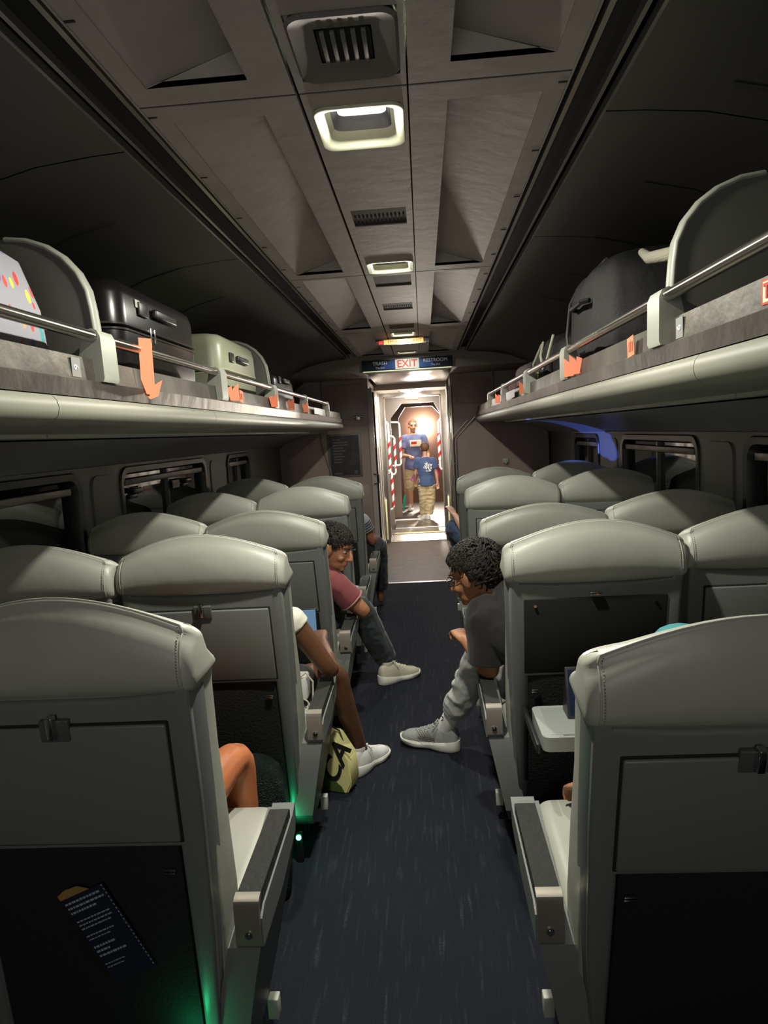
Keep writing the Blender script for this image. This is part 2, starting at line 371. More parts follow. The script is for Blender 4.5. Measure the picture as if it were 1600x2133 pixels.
# hanging illuminated emergency exit sign
AMB = mat('amber_sign_face', (.38, .18, .035), .5, emit=(1, .52, .12), es=.04)
t = empty('emergency_exit_sign', (-.007, 5.65, 2.258), label='small amber emergency exit sign hanging from the ceiling', cat='sign')
mb = MB()
pts = [(-.215, .004), (-.1, -.004), (0, -.006), (.1, -.004), (.215, .004), (.215, .045), (.1, .038), (0, .036), (-.1, .038), (-.215, .045)]
mb.prism(pts, -.006, .006); build('sign_plate', mb, BLACKP, t)
mb = MB().prism([(-.15, .0), (0, -.003), (.17, .002), (.17, .041), (0, .034), (-.15, .039)], -.009, -.006); build('sign_face', mb, AMB, t)
text('lettering', 'EMERGENCY EXIT', .034, mat('sign_black', (.03, .015, .01), .6), Matrix.Translation((.02, -.0105, .018)) @ FACE, t, label='dark lettering')
RED = mat('sign_red', (.45, .015, .012), .5)
build('pictogram', MB().box(-.190, -.158, -.010, -.006, .004, .036), RED, t, flat=True)
text('arrow', '+', .034, RED, Matrix.Translation((-.203, -.0105, .02)) @ FACE, t)
build('hanger', MB().box(-.12, -.11, -.004, .004, .03, .052).box(.11, .12, -.004, .004, .03, .052), BLACKP, t)
# exit panel on the header
t = empty('exit_sign', (0, 6.95, 2.17), label='long header sign reading TRASH, EXIT and RESTROOM above the end doorway', cat='sign')
BLUE = mat('sign_blue', (.02, .075, .24), .4); NAVY = mat('sign_navy', (.012, .018, .03), .4)
WHT = mat('sign_white', (.62, .66, .70), .45); EXW = mat('exit_face', (.5, .52, .44), .5, emit=(1, .98, .85), es=.03)
build('sign_panel', MB().box(-.45, .45, -.012, .005, .0, .105, bev=.002), NAVY, t)
build('blue_field', MB().prism([(-.30, .012), (-.12, .012), (-.12, .095), (-.16, .095)], -.014, -.012).prism([(.12, .012), (.29, .012), (.24, .07), (.12, .095)], -.014, -.012), BLUE, t)
build('exit_field', MB().box(-.118, .118, -.016, -.012, .006, .10), EXW, t, flat=True)
build('lit_edge', MB().box(-.44, .44, -.016, -.008, -.010, -.001), mat('sign_edge', (.6, .62, .42), .4, emit=(.9, 1, .6), es=.1), t, flat=True)
text('exit_lettering', 'EXIT', .098, mat('exit_red', (.62, .03, .02), .5), Matrix.Translation((0, -.0175, .052)) @ FACE, t, bold=.0012)
text('trash_lettering', 'TRASH', .048, WHT, Matrix.Translation((-.27, -.0155, .068)) @ FACE, t)
text('trash_note', 'This End', .026, WHT, Matrix.Translation((-.27, -.0155, .026)) @ FACE, t)
text('restroom_lettering', 'RESTROOM', .046, WHT, Matrix.Translation((.28, -.0155, .072)) @ FACE, t)
text('restroom_note', 'This End', .026, WHT, Matrix.Translation((.28, -.0155, .03)) @ FACE, t)
# dark poster on the left bulkhead
t = empty('wall_poster', (-.772, 7.785, 1.08), label='dark framed poster with lines of text on the left end bulkhead', cat='poster')
build('frame', MB().box(-.19, .19, 0, .015, 0, .49, bev=.003), mat('poster_frame', (.16, .14, .12), .4), t)
build('print', MB().box(-.165, .165, -.002, 0, .02, .47), mat('poster_dark', (.02, .016, .018), .4, var=(5, (.035, .028, .03), .4, .7)), t, flat=True)
mb = MB()
for i, l in enumerate((.08, .17, .17, .12, .14, .10, .13, .10, .09)): mb.box(-.13, -.13 + l, -.004, -.002, .42 - i * .032, .434 - i * .032)
mb.box(-.13, -.04, -.004, -.002, .035, .052); mb.box(.10, .135, -.004, -.002, .035, .07)
build('printed_lines', mb, mat('poster_ink', (.13, .11, .11), .6), t, flat=True)
mb = MB().sphere((.09, -.002, .33), .02, .002, .03).prism([(.06, .18), (.02, .14), (.12, .14), (.12, .29), (.075, .29)], -.004, -.002)
build('printed_figure', mb, mat('poster_figure', (.06, .045, .05), .6), t)
# ------------------------------------------------------------------ seats
PIV = (.10, .35)       # pivot (y, z) in seat space
SEAMV = []; SEAMT = []; THREAD = mat('thread', (.2, .2, .18), .7)
def back_mesh():
    HW = .285
    def topz(x): return .958 - .088 * abs(x / HW) ** 2.0
    def sect(hw, yb, yf, rr, rf):
        e = [0, .0015, .004, .008, .014, .022, .034, .05]
        m = hw - .05
        xs = [-hw + d for d in e] + [-m + 2 * m * i / 14 for i in range(1, 14)] + [hw - d for d in reversed(e)]
        def off(x, r):
            q = abs(x) - (hw - r)
            return 0 if q <= 0 else r - math.sqrt(max(0, r * r - q * q))
        bow = .010
        R = [(x, yb + off(x, rr) + bow * (x / hw) ** 2) for x in xs]; F_ = [(x, yf - off(x, rf)) for x in reversed(xs)]
        return R + F_
    rings = []
    lv = [(-.10, .262, -.112, .05), (.05, .268, -.112, .052), (.2, .272, -.112, .056), (.4, .272, -.112, .05), (.55, .270, -.113, .045), (.70, .273, -.114, .045),
          (.730, .277, -.118, .045), (.738, .281, -.128, .045), (.750, .284, -.137, .046), (.765, .286, -.144, .044), (.795, .286, -.148, .036), (.83, .286, -.144, .018), (.862, .286, -.136, .0), (.893, .285, -.122, -.004)]
    h_ref = .92
    for (h, hw, yb, yf) in lv:
        t = max(0, (h - .735) / (h_ref - .735))
        rings.append([Vector((x, y, h + (topz(x) - .024 - h_ref) * t - .95 * t * max(0, y + .118) * (1 - .6 * abs(x / .285) ** 3))) for x, y in sect(hw, yb, yf, .020, .045)])
    r = .024
    for k in range(0, 8):
        th = PI / 2 * k / 7; d = 1 - math.cos(th); up = r * math.sin(th)
        rings.append([Vector((x, y, topz(x) - r + up - .95 * max(0, y + .118) * (1 - .6 * abs(x / .285) ** 3))) for x, y in sect(.285 - .026 * d, -.106 + .026 * d, -.010 - .024 * d, .020, .045)])
    n = len(rings[0]); h = n // 2
    for s_ in (5, h - 6):
        SEAMV.append([rg[s_].copy() for rg in rings[7:-5]] + [rings[-5][s_].copy()])
    SEAMT.append([p.copy() for p in rings[-5][5:h - 5]])
    for s_ in (): SEAMT.append([rings[-5][s_], rings[-3][s_]] + [rings[-1][s_]] + [rings[-1][n - 1 - s_], rings[-4][n - 1 - s_]])
    mb = MB().loft(rings, cap=False); b = (len(rings) - 1) * n
    for i in range(h - 1): mb.f.append((b + i, b + i + 1, b + n - 2 - i, b + n - 1 - i))
    return mb, topz
BACK, TOPZ = back_mesh()
def seam_mesh():
    mb = MB()
    for l in SEAMV + SEAMT: mb.tube(l, .0020, 6)
    return mb
def stitches(q):
    mb = MB()
    for l in SEAMV[q:q + 1]:
        s_ = -1 if l[0].x > 0 else 1
        for a, b in zip(l[:-1], l[1:]):
            m = max(1, int((b - a).length / .0055))
            for i in range(m):
                p = a + (b - a) * i / m; mb.box(p.x + s_ * .0065 - .0012, p.x + s_ * .0065 + .0012, p.y - .0022, p.y + .003, p.z, p.z + .0032)
    return mb
def shell_mesh():
    o = [(-.245, -.10), (-.262, .2), (-.270, .5), (-.272, .775), (-.264, .792), (-.250, .782), (-.238, .738), (-.12, .730), (.12, .730), (.238, .738), (.250, .782), (.264, .792), (.272, .775), (.270, .5), (.262, .2), (.245, -.10), (.215, -.10), (.215, .402), (-.215, .402), (-.215, -.10)]
    bm = bmesh.new(); vs = [bm.verts.new((x, -.130, z)) for x, z in o]; f = bm.faces.new(vs)
    r = bmesh.ops.extrude_face_region(bm, geom=[f])
    for g in r['geom']:
        if isinstance(g, bmesh.types.BMVert): g.co.y = -.085
    bmesh.ops.recalc_face_normals(bm, faces=bm.faces[:])
    ed = [e for e in bm.edges if abs(e.verts[0].co.y + .130) < 1e-5 and abs(e.verts[1].co.y + .130) < 1e-5]
    bmesh.ops.bevel(bm, geom=ed, offset=.009, segments=3, affect='EDGES', profile=.5)
    bm.verts.index_update(); mb = MB().add([v.co.copy() for v in bm.verts], [[v.index for v in f.verts] for f in bm.faces]); bm.free()
    # the curved wall of the shell wrapping forward along each side
    for s in (-1, 1):
        mb.loft([[Vector((s * x, y, z)) for (x, y) in ((w_ - .004, -.118), (w_ + .003, -.100), (w_ + .004, -.06), (w_ - .006, -.05), (w_ - .02, -.10))] for (z, w_) in ((-.10, .246), (.2, .264), (.5, .272), (.76, .275))])
    return mb
def tray_frame(): return MB().box(-.226, .226, -.1325, -.12, .414, .684, bev=.004)
def seat(name_side, aisle, s, k, recline, label, tray_open=False, dx=0):
    """s = +1 for seats left of the aisle (aisle on their right), -1 for the right side"""
    X = -s * (.64 if aisle else 1.215) + dx
    root = empty('train_seat', (X, 1.345 + .985 * k, 0), label=label, cat='seat', group='leather seats along the aisle' if aisle else 'leather seats by the windows')
    return root
PARTS = {}
def mk(root, name, mb, m, rec=None, par=None, **kw):
    key = name + str(kw.get('key', '')); kw.pop('key', None)
    if key in PARTS:
        src = PARTS[key]; o = src.copy(); col.objects.link(o)
    else:
        o = build(name, mb() if callable(mb) else mb, m, None, **kw); PARTS[key] = o
    o.parent = par or root
    if par: o.location = (0, 0, 0); o.rotation_euler = (0, 0, 0)
    elif rec is not None:
        o.location = (0, PIV[0], PIV[1]); o.rotation_euler = (math.radians(rec), 0, 0)
    return o
def cushion_mesh():
    mb = MB(); rings = []
    for (y, z0, z1, hw) in ((.02, .34, .44, .255), (.06, .325, .455, .268), (.2, .32, .462, .272), (.4, .32, .475, .272), (.50, .325, .478, .270), (.55, .335, .472, .266), (.58, .352, .455, .258), (.59, .38, .425, .25)):
        pr = rrect(0, (z0 + z1) / 2, hw, (z1 - z0) / 2, min(.045, (z1 - z0) / 2 * .95), 6)
        rings.append([Vector((p[0], y, p[1])) for p in pr])
    return mb.loft(rings)
def pedestal_mesh(): return MB().box(-.26, .26, .08, .54, .24, .325, bev=.012).box(-.16, .16, .20, .42, .0, .25, bev=.01).box(-.24, .24, .16, .20, .02, .10, bev=.004)
def arm_casing(s):
    mb = MB(); xo = .3505; xi = .288
    # slanting side casing; outline of the aisle face in y-z, leaning inwards towards the floor
    out = [(.0, .463), (.36, .555), (.395, .560), (.405, .52), (.38, .40), (.30, .22), (.22, .14), (.06, .12), (-.02, .20), (-.015, .40)]
    def lean(z): return -.075 * max(0, (.50 - z)) / .40
    a = [Vector((s * (xo + lean(z)), y, z)) for y, z in out]; b = [Vector((s * (xi + lean(z) - .01), y, z)) for y, z in out]
    n = len(out)
    mb.add(a + b, [tuple(range(n)), tuple(range(2 * n - 1, n - 1, -1))] + [(i, (i + 1) % n, n + (i + 1) % n, n + i) for i in range(n)])
    return mb
def arm_shell(s):      # upper tray of the armrest that carries the pad
    mb = MB().prism([(.002, .466), (.002, .53), (.03, .545), (.36, .556), (.395, .572), (.40, .545), (.38, .50), (.2, .466)], s * .291, s * .3515, 'yz')
    return mb
def arm_pad(s): return MB().prism([(.0, .520), (.0, .571), (.008, .576), (.345, .582), (.352, .575), (.350, .54), (.30, .525)], s * .295, s * .347, 'yz')
def arm_cap(s):
    mb = MB().prism([(-.008, .478), (-.0075, .562), (-.004, .574), (.004, .579), (.018, .5815), (.018, .572), (.004, .56), (.004, .478)], s * .2935, s * .3485, 'yz')
    return mb
def arm_bolt(s): return MB().cyl((s * .323, -.012, .5), (s * .323, -.007, .5), .0085).cyl((s * .323, -.014, .5), (s * .323, -.011, .5), .0045)
def foot_cap(s): return MB().box(*sorted((s * .278, s * .306)), .235, .265, .072, .128, bev=.003)
def latch_mesh(): return MB().box(-.030, .030, -.142, -.130, .650, .696, bev=.003)
def lever_mesh(): return MB().box(-.007, .007, -.158, -.140, .662, .708, bev=.002)
def clips_mesh():
    mb = MB()
    for x in (-.19, .19): mb.box(x - .012, x + .012, -.1395, -.1335, .352, .357, bev=.001).box(x - .012, x + .010, -.1395, -.1335, .345, .3495, bev=.001)
    return mb
def pocket_mesh():
    rings = []
    for (z, b) in ((-.09, .0), (0, .012), (.12, .016), (.25, .010), (.395, .003), (.412, .0)):
        rings.append([Vector((x, -.128 - b * (1 - (abs(x) / .215) ** 4), z)) for x in [(-.212 + .424 * i / 10) for i in range(11)]] + [Vector((x, -.112, z)) for x in [(.212 - .424 * i / 10) for i in range(11)]])
    return MB().loft(rings)
def full_seat(aisle, s, k, rec, label, tray_open=False):
    root = seat('', aisle, s, k, rec, label, dx=(.010 if s > 0 else .014) if k == 0 else 0)
    bk = mk(root, 'backrest', BACK, LEATHER, rec, ang=60)
    mk(root, 'piping', seam_mesh, SEAM, par=bk)
    if k <= 1:
        for q in (0, 1): mk(root, 'stitching', lambda: stitches(q), THREAD, par=bk, key='q%d' % q)
    sh = mk(root, 'seat_shell', shell_mesh, SHELL, rec, ang=40)
    mk(root, 'tray_recess', tray_frame, DARKGAP, par=sh)
    mk(root, 'pocket', pocket_mesh, BLACK, rec, ang=50)
    mk(root, 'pocket_clips', clips_mesh, CHROME, rec)
    if not tray_open:
        tr = mk(root, 'tray_table', lambda: MB().box(-.2205, .2205, -.1385, -.128, .4195, .6780, bev=.0045), TRAYM, rec)
        lt = mk(root, 'tray_latch', latch_mesh, mat('latch_grey', (.07, .075, .07), .4) if 'tray_latch' not in PARTS else None, rec)
        mk(root, 'latch_lever', lever_mesh, CHROME, par=lt)
    else:
        build('recess_rivets', MB().cyl((-.19, -.136, .66), (-.19, -.131, .66), .005).cyl((.19, -.136, .66), (.19, -.131, .66), .005).box(-.018, .018, -.14, -.13, .692, .704, bev=.002), CHROME, sh)
        y0, y1 = -.425, -.195
        tr = build('tray_table', MB().prism(rrect(0, (y0 + y1) / 2, .22, (y1 - y0) / 2, .022), .612, .655, 'xy'), mat('open_tray_plastic', (.30, .32, .30), .38), root, label='tray table folded down')
        mb = MB().box(-.195, .195, y0 + .02, y1 - .02, .6545, .6565, bev=.0008).box(-.16, .16, y0 + .012, y0 + .015, .6555, .6575)
        build('tray_inset', mb, mat('open_tray_inset', (.25, .27, .26), .4), tr)
        for x in (-.232, .232): build('tray_arm', MB().box(x - .006, x + .006, -.41, -.13, .60, .63, bev=.003).tube([(x, -.16, .62), (x, -.10, .36)], .008, 8), BLACKP, root)
    mk(root, 'seat_cushion', cushion_mesh, LEATHER, ang=60)
    mk(root, 'pedestal', pedestal_mesh, BLACKP)
    if aisle:
        q = 's%d' % s
        ar = mk(root, 'armrest', lambda: arm_shell(s), SHELL, key=q)
        mk(root, 'armrest_pad', lambda: arm_pad(s), PAD, par=ar, key=q)
        cp = mk(root, 'armrest_cap', lambda: arm_cap(s), CAPM, par=ar, key=q)
        mk(root, 'armrest_bolt', lambda: arm_bolt(s), CHROME, par=ar, key=q)
        mk(root, 'side_casing', lambda: arm_casing(s), SHELL, key=q)
        mk(root, 'foot_cap', lambda: foot_cap(s), PALEPL, key=q)
    return root
ordn = ['nearest the camera', 'second from the camera', 'third from the camera', 'fourth from the camera', 'farthest, by the end bulkhead']
RL = [5, 9, 14, 9, 9]; RR = [15, 11, 18, 9, 9]
for k in range(5):
    full_seat(True, 1, k, RL[k], 'grey leather aisle seat left of the aisle, ' + ordn[k])
for k in range(1, 5):
    full_seat(False, 1, k, RL[k] + (1 if k % 2 else -3), 'grey leather window seat on the left side, ' + ['', 'nearest of those in view', 'second row of those in view', 'third row of those in view', 'farthest row'][k])
for k in range(5):
    full_seat(True, -1, k, RR[k], 'grey leather aisle seat right of the aisle, ' + ordn[k] + (', with tray down' if k == 1 else ''), k == 1)
for k in range(1, 5):
    full_seat(False, -1, k, RR[k] + (-3 if k % 2 else -4), 'grey leather window seat on the right side, ' + ['', 'nearest of those in view', 'second row of those in view', 'third row of those in view', 'farthest row'][k])
# ------------------------------------------------------------------ luggage racks
NOSE = mat('rack_nose_plastic', (.185, .19, .15), .45, bump=(12, .05)); BRK = mat('rack_bracket_plastic', (.27, .28, .24), .45)
TUBE = mat('rack_tube', (.5, .48, .43), .22, 1)
RACKU = mat('rack_underside', (.22, .22, .22), .5, bump=(6, .08))
for s, nm, yend, brk, divs in ((-1, 'left', 7.25, (1.845, 2.93, 3.99, 5.08, 6.25), (1.875, 4.02)), (1, 'right', 7.72, (1.815, 2.96, 4.03, 5.2, 6.27), (1.815,))):
    r = empty('luggage_rack', (s * .74, 3.0, 1.6), label='overhead luggage rack with steel rail on the %s side of the carriage' % nm, cat='luggage rack')
    def W(mb): return mb.xform(Matrix.Translation((-s * .74, -3.0, -1.6)))
    Y0 = -1.15
    prof = [(.735, 1.683), (.722, 1.680), (.712, 1.668), (.708, 1.650), (.713, 1.632), (.728, 1.618), (.76, 1.611), (.78, 1.612), (.78, 1.683)]
    nj = [Y0, .45, 1.545, 2.755, 3.97, 5.18, 6.4, yend]; mb = MB()
    for a, b in zip(nj[:-1], nj[1:]): mb.prism([(s * x, z) for x, z in prof], a + .0015, b - .0015, 'xz')
    build('rack_nose', W(mb), NOSE, r, ang=50)
    mb = MB().prism([(s * x, z) for x, z in ((.727, 1.684), (.722, 1.726), (.737, 1.731), (.741, 1.788), (.748, 1.790), (.752, 1.735), (1.50, 1.735), (1.50, 1.70), (.76, 1.70), (.74, 1.684))], Y0, yend + .02, 'xz')
    build('steel_lip', W(mb), STEELW, r, ang=30)
    mb = MB().prism([(s * x, z) for x, z in ((.77, 1.612), (1.0, 1.604), (1.0, 1.66), (.77, 1.68))], Y0, yend, 'xz').prism([(s * x, z) for x, z in ((1.0, 1.64), (1.5, 1.61), (1.5, 1.66), (1.0, 1.70))], Y0, yend, 'xz')
    build('rack_underside', W(mb), RACKU, r, flat=True)
    mb = MB(); y = .2
    while y < yend - .6:
        mb.prism([(s * x, z) for x, z in ((.995, 1.594), (1.03, 1.590), (1.03, 1.604), (.995, 1.606))], y, y + .59, 'xz'); y += .60
    build('outlet_strip', W(mb), PALEPL, r, flat=True)
    build('rail', W(MB().tube([(s * .735, Y0, 1.846), (s * .735, brk[-1] + .04, 1.846)], .0145, 16)), TUBE, r, ang=60)
    for yb in brk:
        far = yb > 5
        hw = .045 if not far else .012
        mb = MB().prism([(s * x, z) for x, z in ((.712, 1.738), (.714, 1.845), (.722, 1.862), (.737, 1.868), (.755, 1.862), (.765, 1.845), (.775, 1.80), (.79, 1.765), (.79, 1.738), (.748, 1.738), (.748, 1.728), (.716, 1.728))], yb - hw, yb + hw, 'xz')
        build('bracket', W(mb), BRK if not far else STEEL, r, ang=40)
    for yd in divs:
        pr = [(.765, 1.745), (.762, 1.86), (.768, 1.93)] + [(.768 + .22 * (1 - math.cos(math.radians(a))), 1.93 + .20 * math.sin(math.radians(a))) for a in range(15, 91, 15)] + [(1.18, 2.125), (1.30, 2.06), (1.38, 1.96), (1.44, 1.84), (1.45, 1.745)]
        mb = MB().prism([(s * x, z) for x, z in pr], yd + .0, yd + .035, 'xz')
        pr2 = [(x + .05 if x < 1 else x, z - (.045 if z > 1.8 else 0)) for x, z in pr]
        build('divider', W(mb), mat('divider_plastic_' + nm, (.10, .10, .088), .45), r, ang=40)
        build('divider_edge', W(MB().tube([(s * x, yd + .017, z) for x, z in pr[:9]], [(.010, .022)] * 9, 10, axis=(s, 0, .02))), BRK, r, ang=60)
    # seat number plate on the lip
    yl = 1.70
    M = Matrix.Translation((s * .7365, yl, 1.758)) @ Matrix.Rotation(s * -PI / 2, 4, 'Z') @ FACE
    M = Matrix.Translation((-s * .74, -3.0, -1.6)) @ M
    pl = build('number_plate', MB().box(-.022, .022, -.024, .024, -.001, .0005).xform(M), mat('plate_grey_' + nm, (.2, .2, .19), .5), r, flat=True)
    text('plate_number', '9' if s < 0 else '6', .03, WHT, M @ Matrix.Translation((0, 0, .001)) @ Matrix.Rotation(PI / 2, 4, 'Z'), pl)
    if s > 0:
        M2 = Matrix.Translation((-s * .74, -3.0, -1.6)) @ Matrix.Translation((s * .7365, 1.282, 1.760)) @ Matrix.Rotation(s * -PI / 2, 4, 'Z') @ FACE
        pl = build('warning_sticker', MB().box(-.02, .2, -.022, .022, -.001, .0005).xform(M2), mat('sticker_red', (.55, .05, .03), .5), r, flat=True)
        build('sticker_field', MB().box(-.015, .195, -.018, .018, .0006, .0009).xform(M2), mat('sticker_cream', (.7, .62, .4), .5), pl, flat=True)
        text('sticker_letter', 'T', .036, mat('sticker_letter_red', (.5, .03, .02), .5), M2 @ Matrix.Translation((.0, 0, .0015)), pl, bold=.001)
ORG = mat('orange_paper', (.75, .20, .10), .6)
def ticket(s, y, kind, label, zz=1.79):
    mb = MB(); x = s * .734; t = -s * .0
    if kind == 'long':
        o = [(0, -.115), (.012, -.13), (.035, -.12), (.05, -.07), (.028, -.085), (.03, .055), (-.005, .055), (-.008, -.07)]
    elif kind == 'fold':
        o = [(-.02, -.05), (.025, -.05), (.025, .02), (-.0, .0)]
    else:
        o = [(-.02, -.05), (.025, -.055), (.028, -.005), (-.015, 0)]
    mb.prism(o, x - s * .012 - .0006, x - s * .012 + .0006, 'yz')
    if kind != 'flat': mb.prism([(o[0][0] - .0, o[0][1]), (o[0][0] + .012, o[0][1]), (o[0][0] + .01, o[-1][1] + .01), (o[0][0] - .012, o[-1][1])], x - s * .02, x - s * .0192, 'yz')
    TM = Matrix.Translation((x - s * .012, y, zz)) @ Matrix.Rotation(s * (0 if kind == 'flat' else .55), 4, 'Z') @ Matrix.Diagonal((1, 1.35, 1.1 if kind != 'long' else 1, 1)) @ Matrix.Translation((-(x - s * .012), 0, 0))
    mb.xform(TM)
    o_ = build('seat_ticket', mb, ORG, flat=True, label=label, cat='ticket', group='orange tickets on the luggage racks')
    if kind == 'flat':
        mk_ = MB()
        for i in range(3): mk_.box(*sorted((x - s * .0138, x - s * .0128)), -.012 + i * .011, -.008 + i * .011, -.04, -.015)
        build('pencil_marks', mk_.xform(TM), mat('pencil', (.25, .07, .04), .7), o_, flat=True)
ticket(-1, 2.085, 'long', 'long folded orange ticket hanging over the left rack lip below the black suitcase', 1.825)
ticket(-1, 3.09, 'fold', 'triangular orange ticket on the left rack lip, first one past the second bracket')
ticket(-1, 3.22, 'flat', 'square orange ticket with marks on the left rack lip below the green-grey suitcase')
ticket(-1, 3.93, 'fold', 'orange ticket on the left rack beside the third bracket')
ticket(-1, 4.45, 'fold', 'narrow orange ticket on the left rack just past the third bracket')
ticket(-1, 5.0, 'fold', 'farthest orange ticket on the left rack')
ticket(1, 2.03, 'flat', 'flat orange ticket with marks on the right rack lip, nearest the camera', 1.785)
ticket(1, 2.74, 'fold', 'folded orange ticket beside its twin on the right rack, the nearer of the pair')
ticket(1, 2.85, 'fold', 'folded orange ticket beside its twin on the right rack, the farther of the pair')
ticket(1, 4.15, 'fold', 'dark orange folded ticket on the right rack beyond the third bracket')
ticket(1, 5.5, 'fold', 'farthest orange ticket on the right rack')
# ------------------------------------------------------------------ luggage
def suitcase(s, y0, y1, x0, x1, z0, z1, m, label, rib=None, mid=.55, handle=True):
    t = empty('suitcase', (s * (x0 + x1) / 2, (y0 + y1) / 2, z0), label=label, cat='suitcase', group='suitcases on the overhead racks')
    hx, hy, h = (x1 - x0) / 2, (y1 - y0) / 2, z1 - z0
    def clam(za, zb, up):
        rings = []
        for (f, d) in ((0, .0), (.06, .0), (.62, .003), (.84, .012), (.95, .032), (1, .065)):
            z = za + (zb - za) * f
            rings.append([Vector((p[0], p[1], z)) for p in rrect(0, 0, hx - d, hy - d, max(.07 - d * .3, .02), 6)])
        return MB().loft(rings)
    zm = h * mid
    build('upper_shell', clam(zm + .012, h, 1), m, t, ang=60)
    build('lower_shell', clam(zm - .012, 0, 0), m, t, ang=60)
    mb = MB()
    for dz in (-.008, .008): mb.loft([[Vector((p[0], p[1], zm + dz + e)) for p in rrect(0, 0, hx + g, hy + g, .07, 6)] for (e, g) in ((-.005, -.004), (-.003, .004), (.003, .004), (.005, -.004))], cap=True)
    build('zip_band', mb, rib or m, t, ang=60)
    xs = -s * hx
    build('side_handle', MB().box(*sorted((xs, xs - s * .018)), -.10, .10, zm + .06, zm + .09, bev=.006), BLACKP, t)
    build('lock', MB().box(*sorted((xs, xs - s * .008)), -.22, -.15, zm + .05, zm + .095, bev=.003), BLACKP, t)
    return t, hx, hy, h, zm
BLKS = mat('black_suitcase_shell', (.007, .0065, .007), .28, bump=(6, .03)); GRNS = mat('sage_suitcase_shell', (.30, .315, .22), .4, bump=(8, .05)); DKS = mat('dark_suitcase', (.03, .024, .024), .35)
t, hx, hy, h, zm = suitcase(-1, 2.12, 2.88, .80, 1.26, 1.74, 2.09, BLKS, 'glossy black hard suitcase lying on the left rack with a small white tag', mat('black_band', (.05, .048, .045), .2, .3))
build('tag_sticker', MB().box(hx, hx + .002, -.235, -.20, zm + .075, zm + .10), mat('tag_white', (.6, .6, .55), .5), t, flat=True)
build('zip_pull', MB().box(hx + .003, hx + .010, -.145, -.135, zm - .05, zm + .02, bev=.002).box(hx + .003, hx + .010, -.11, -.10, zm - .03, zm + .02, bev=.002), CHROME, t)
suitcase(-1, 3.22, 3.92, .80, 1.24, 1.74, 2.07, GRNS, 'sage green-grey hard suitcase with ribbed middle band on the left rack', mat('sage_band', (.40, .42, .28), .35), .45)
suitcase(-1, 4.45, 5.15, .82, 1.22, 1.74, 1.98, DKS, 'dark brown suitcase at the far part of the left rack', mat('brown_band', (.12, .1, .09), .25, .4))
# patterned bag near the camera, left rack
PT = bpy.data.materials.new('patterned_fabric'); PT.use_nodes = True; nt = PT.node_tree; b = nt.nodes['Principled BSDF']; b.inputs['Roughness'].default_value = .6
tc = nt.nodes.new('ShaderNodeTexCoord'); mp = nt.nodes.new('ShaderNodeMapping'); mp.inputs['Scale'].default_value = (26, 38, 19); mp.inputs['Rotation'].default_value = (.6, .2, .3)
vo = nt.nodes.new('ShaderNodeTexVoronoi'); vo.inputs['Scale'].default_value = 1; cr = nt.nodes.new('ShaderNodeValToRGB'); cr.color_ramp.interpolation = 'CONSTANT'
e = cr.color_ramp.elements; e[0].color = (.55, .04, .03, 1); e[0].position = 0; e[1].position = .9; e[1].color = (.7, .55, .05, 1)
for p_, c_ in ((.22, (.05, .3, .3, 1)), (.42, (.55, .06, .05, 1)), (.55, (.2, .1, .35, 1)), (.7, (.7, .58, .05, 1)), (.8, (.45, .3, .1, 1))):
    q = e.new(p_); q.color = c_
th = nt.nodes.new('ShaderNodeMath'); th.operation = 'LESS_THAN'; th.inputs[1].default_value = .34
mx = nt.nodes.new('ShaderNodeMix'); mx.data_type = 'RGBA'; mx.inputs[6].default_value = (.26, .26, .30, 1)
sp = nt.nodes.new('ShaderNodeSeparateColor')
for a_, b_ in ((tc.outputs['Object'], mp.inputs[0]), (mp.outputs[0], vo.inputs['Vector']), (vo.outputs['Distance'], th.inputs[0]), (vo.outputs['Color'], sp.inputs[0]), (sp.outputs[0], cr.inputs[0]), (th.outputs[0], mx.inputs[0]), (cr.outputs[0], mx.inputs[7]), (mx.outputs[2], b.inputs['Base Color'])): nt.links.new(a_, b_)
t = empty('patterned_bag', (-.99, 1.53, 1.74), label='white bag with red, yellow and teal pattern on the left rack', cat='bag')
rings = []
for (z, hx, hy, r) in ((0, .17, .20, .05), (.03, .19, .215, .06), (.16, .185, .21, .07), (.27, .16, .17, .08), (.305, .12, .12, .08), (.315, .08, .08, .06)):
    rings.append([Vector((p[0], p[1] + .02 * (z > .2), z)) for p in rrect(0, 0, hx, hy, r, 6)])
build('bag_body', MB().loft(rings), PT, t, ang=60)
build('bag_zip', MB().loft([[Vector((p[0], p[1], z)) for p in rrect(0, 0, .192, .217, .06, 6)] for z in (.125, .135)]), mat('bag_trim', (.3, .28, .35), .5), t, ang=60)
build('bag_handle', MB().tube([(.0, -.08, .31), (0, -.05, .345), (0, .05, .345), (0, .08, .31)], .009, 8), mat('bag_trim2', (.3, .28, .35), .5), t)
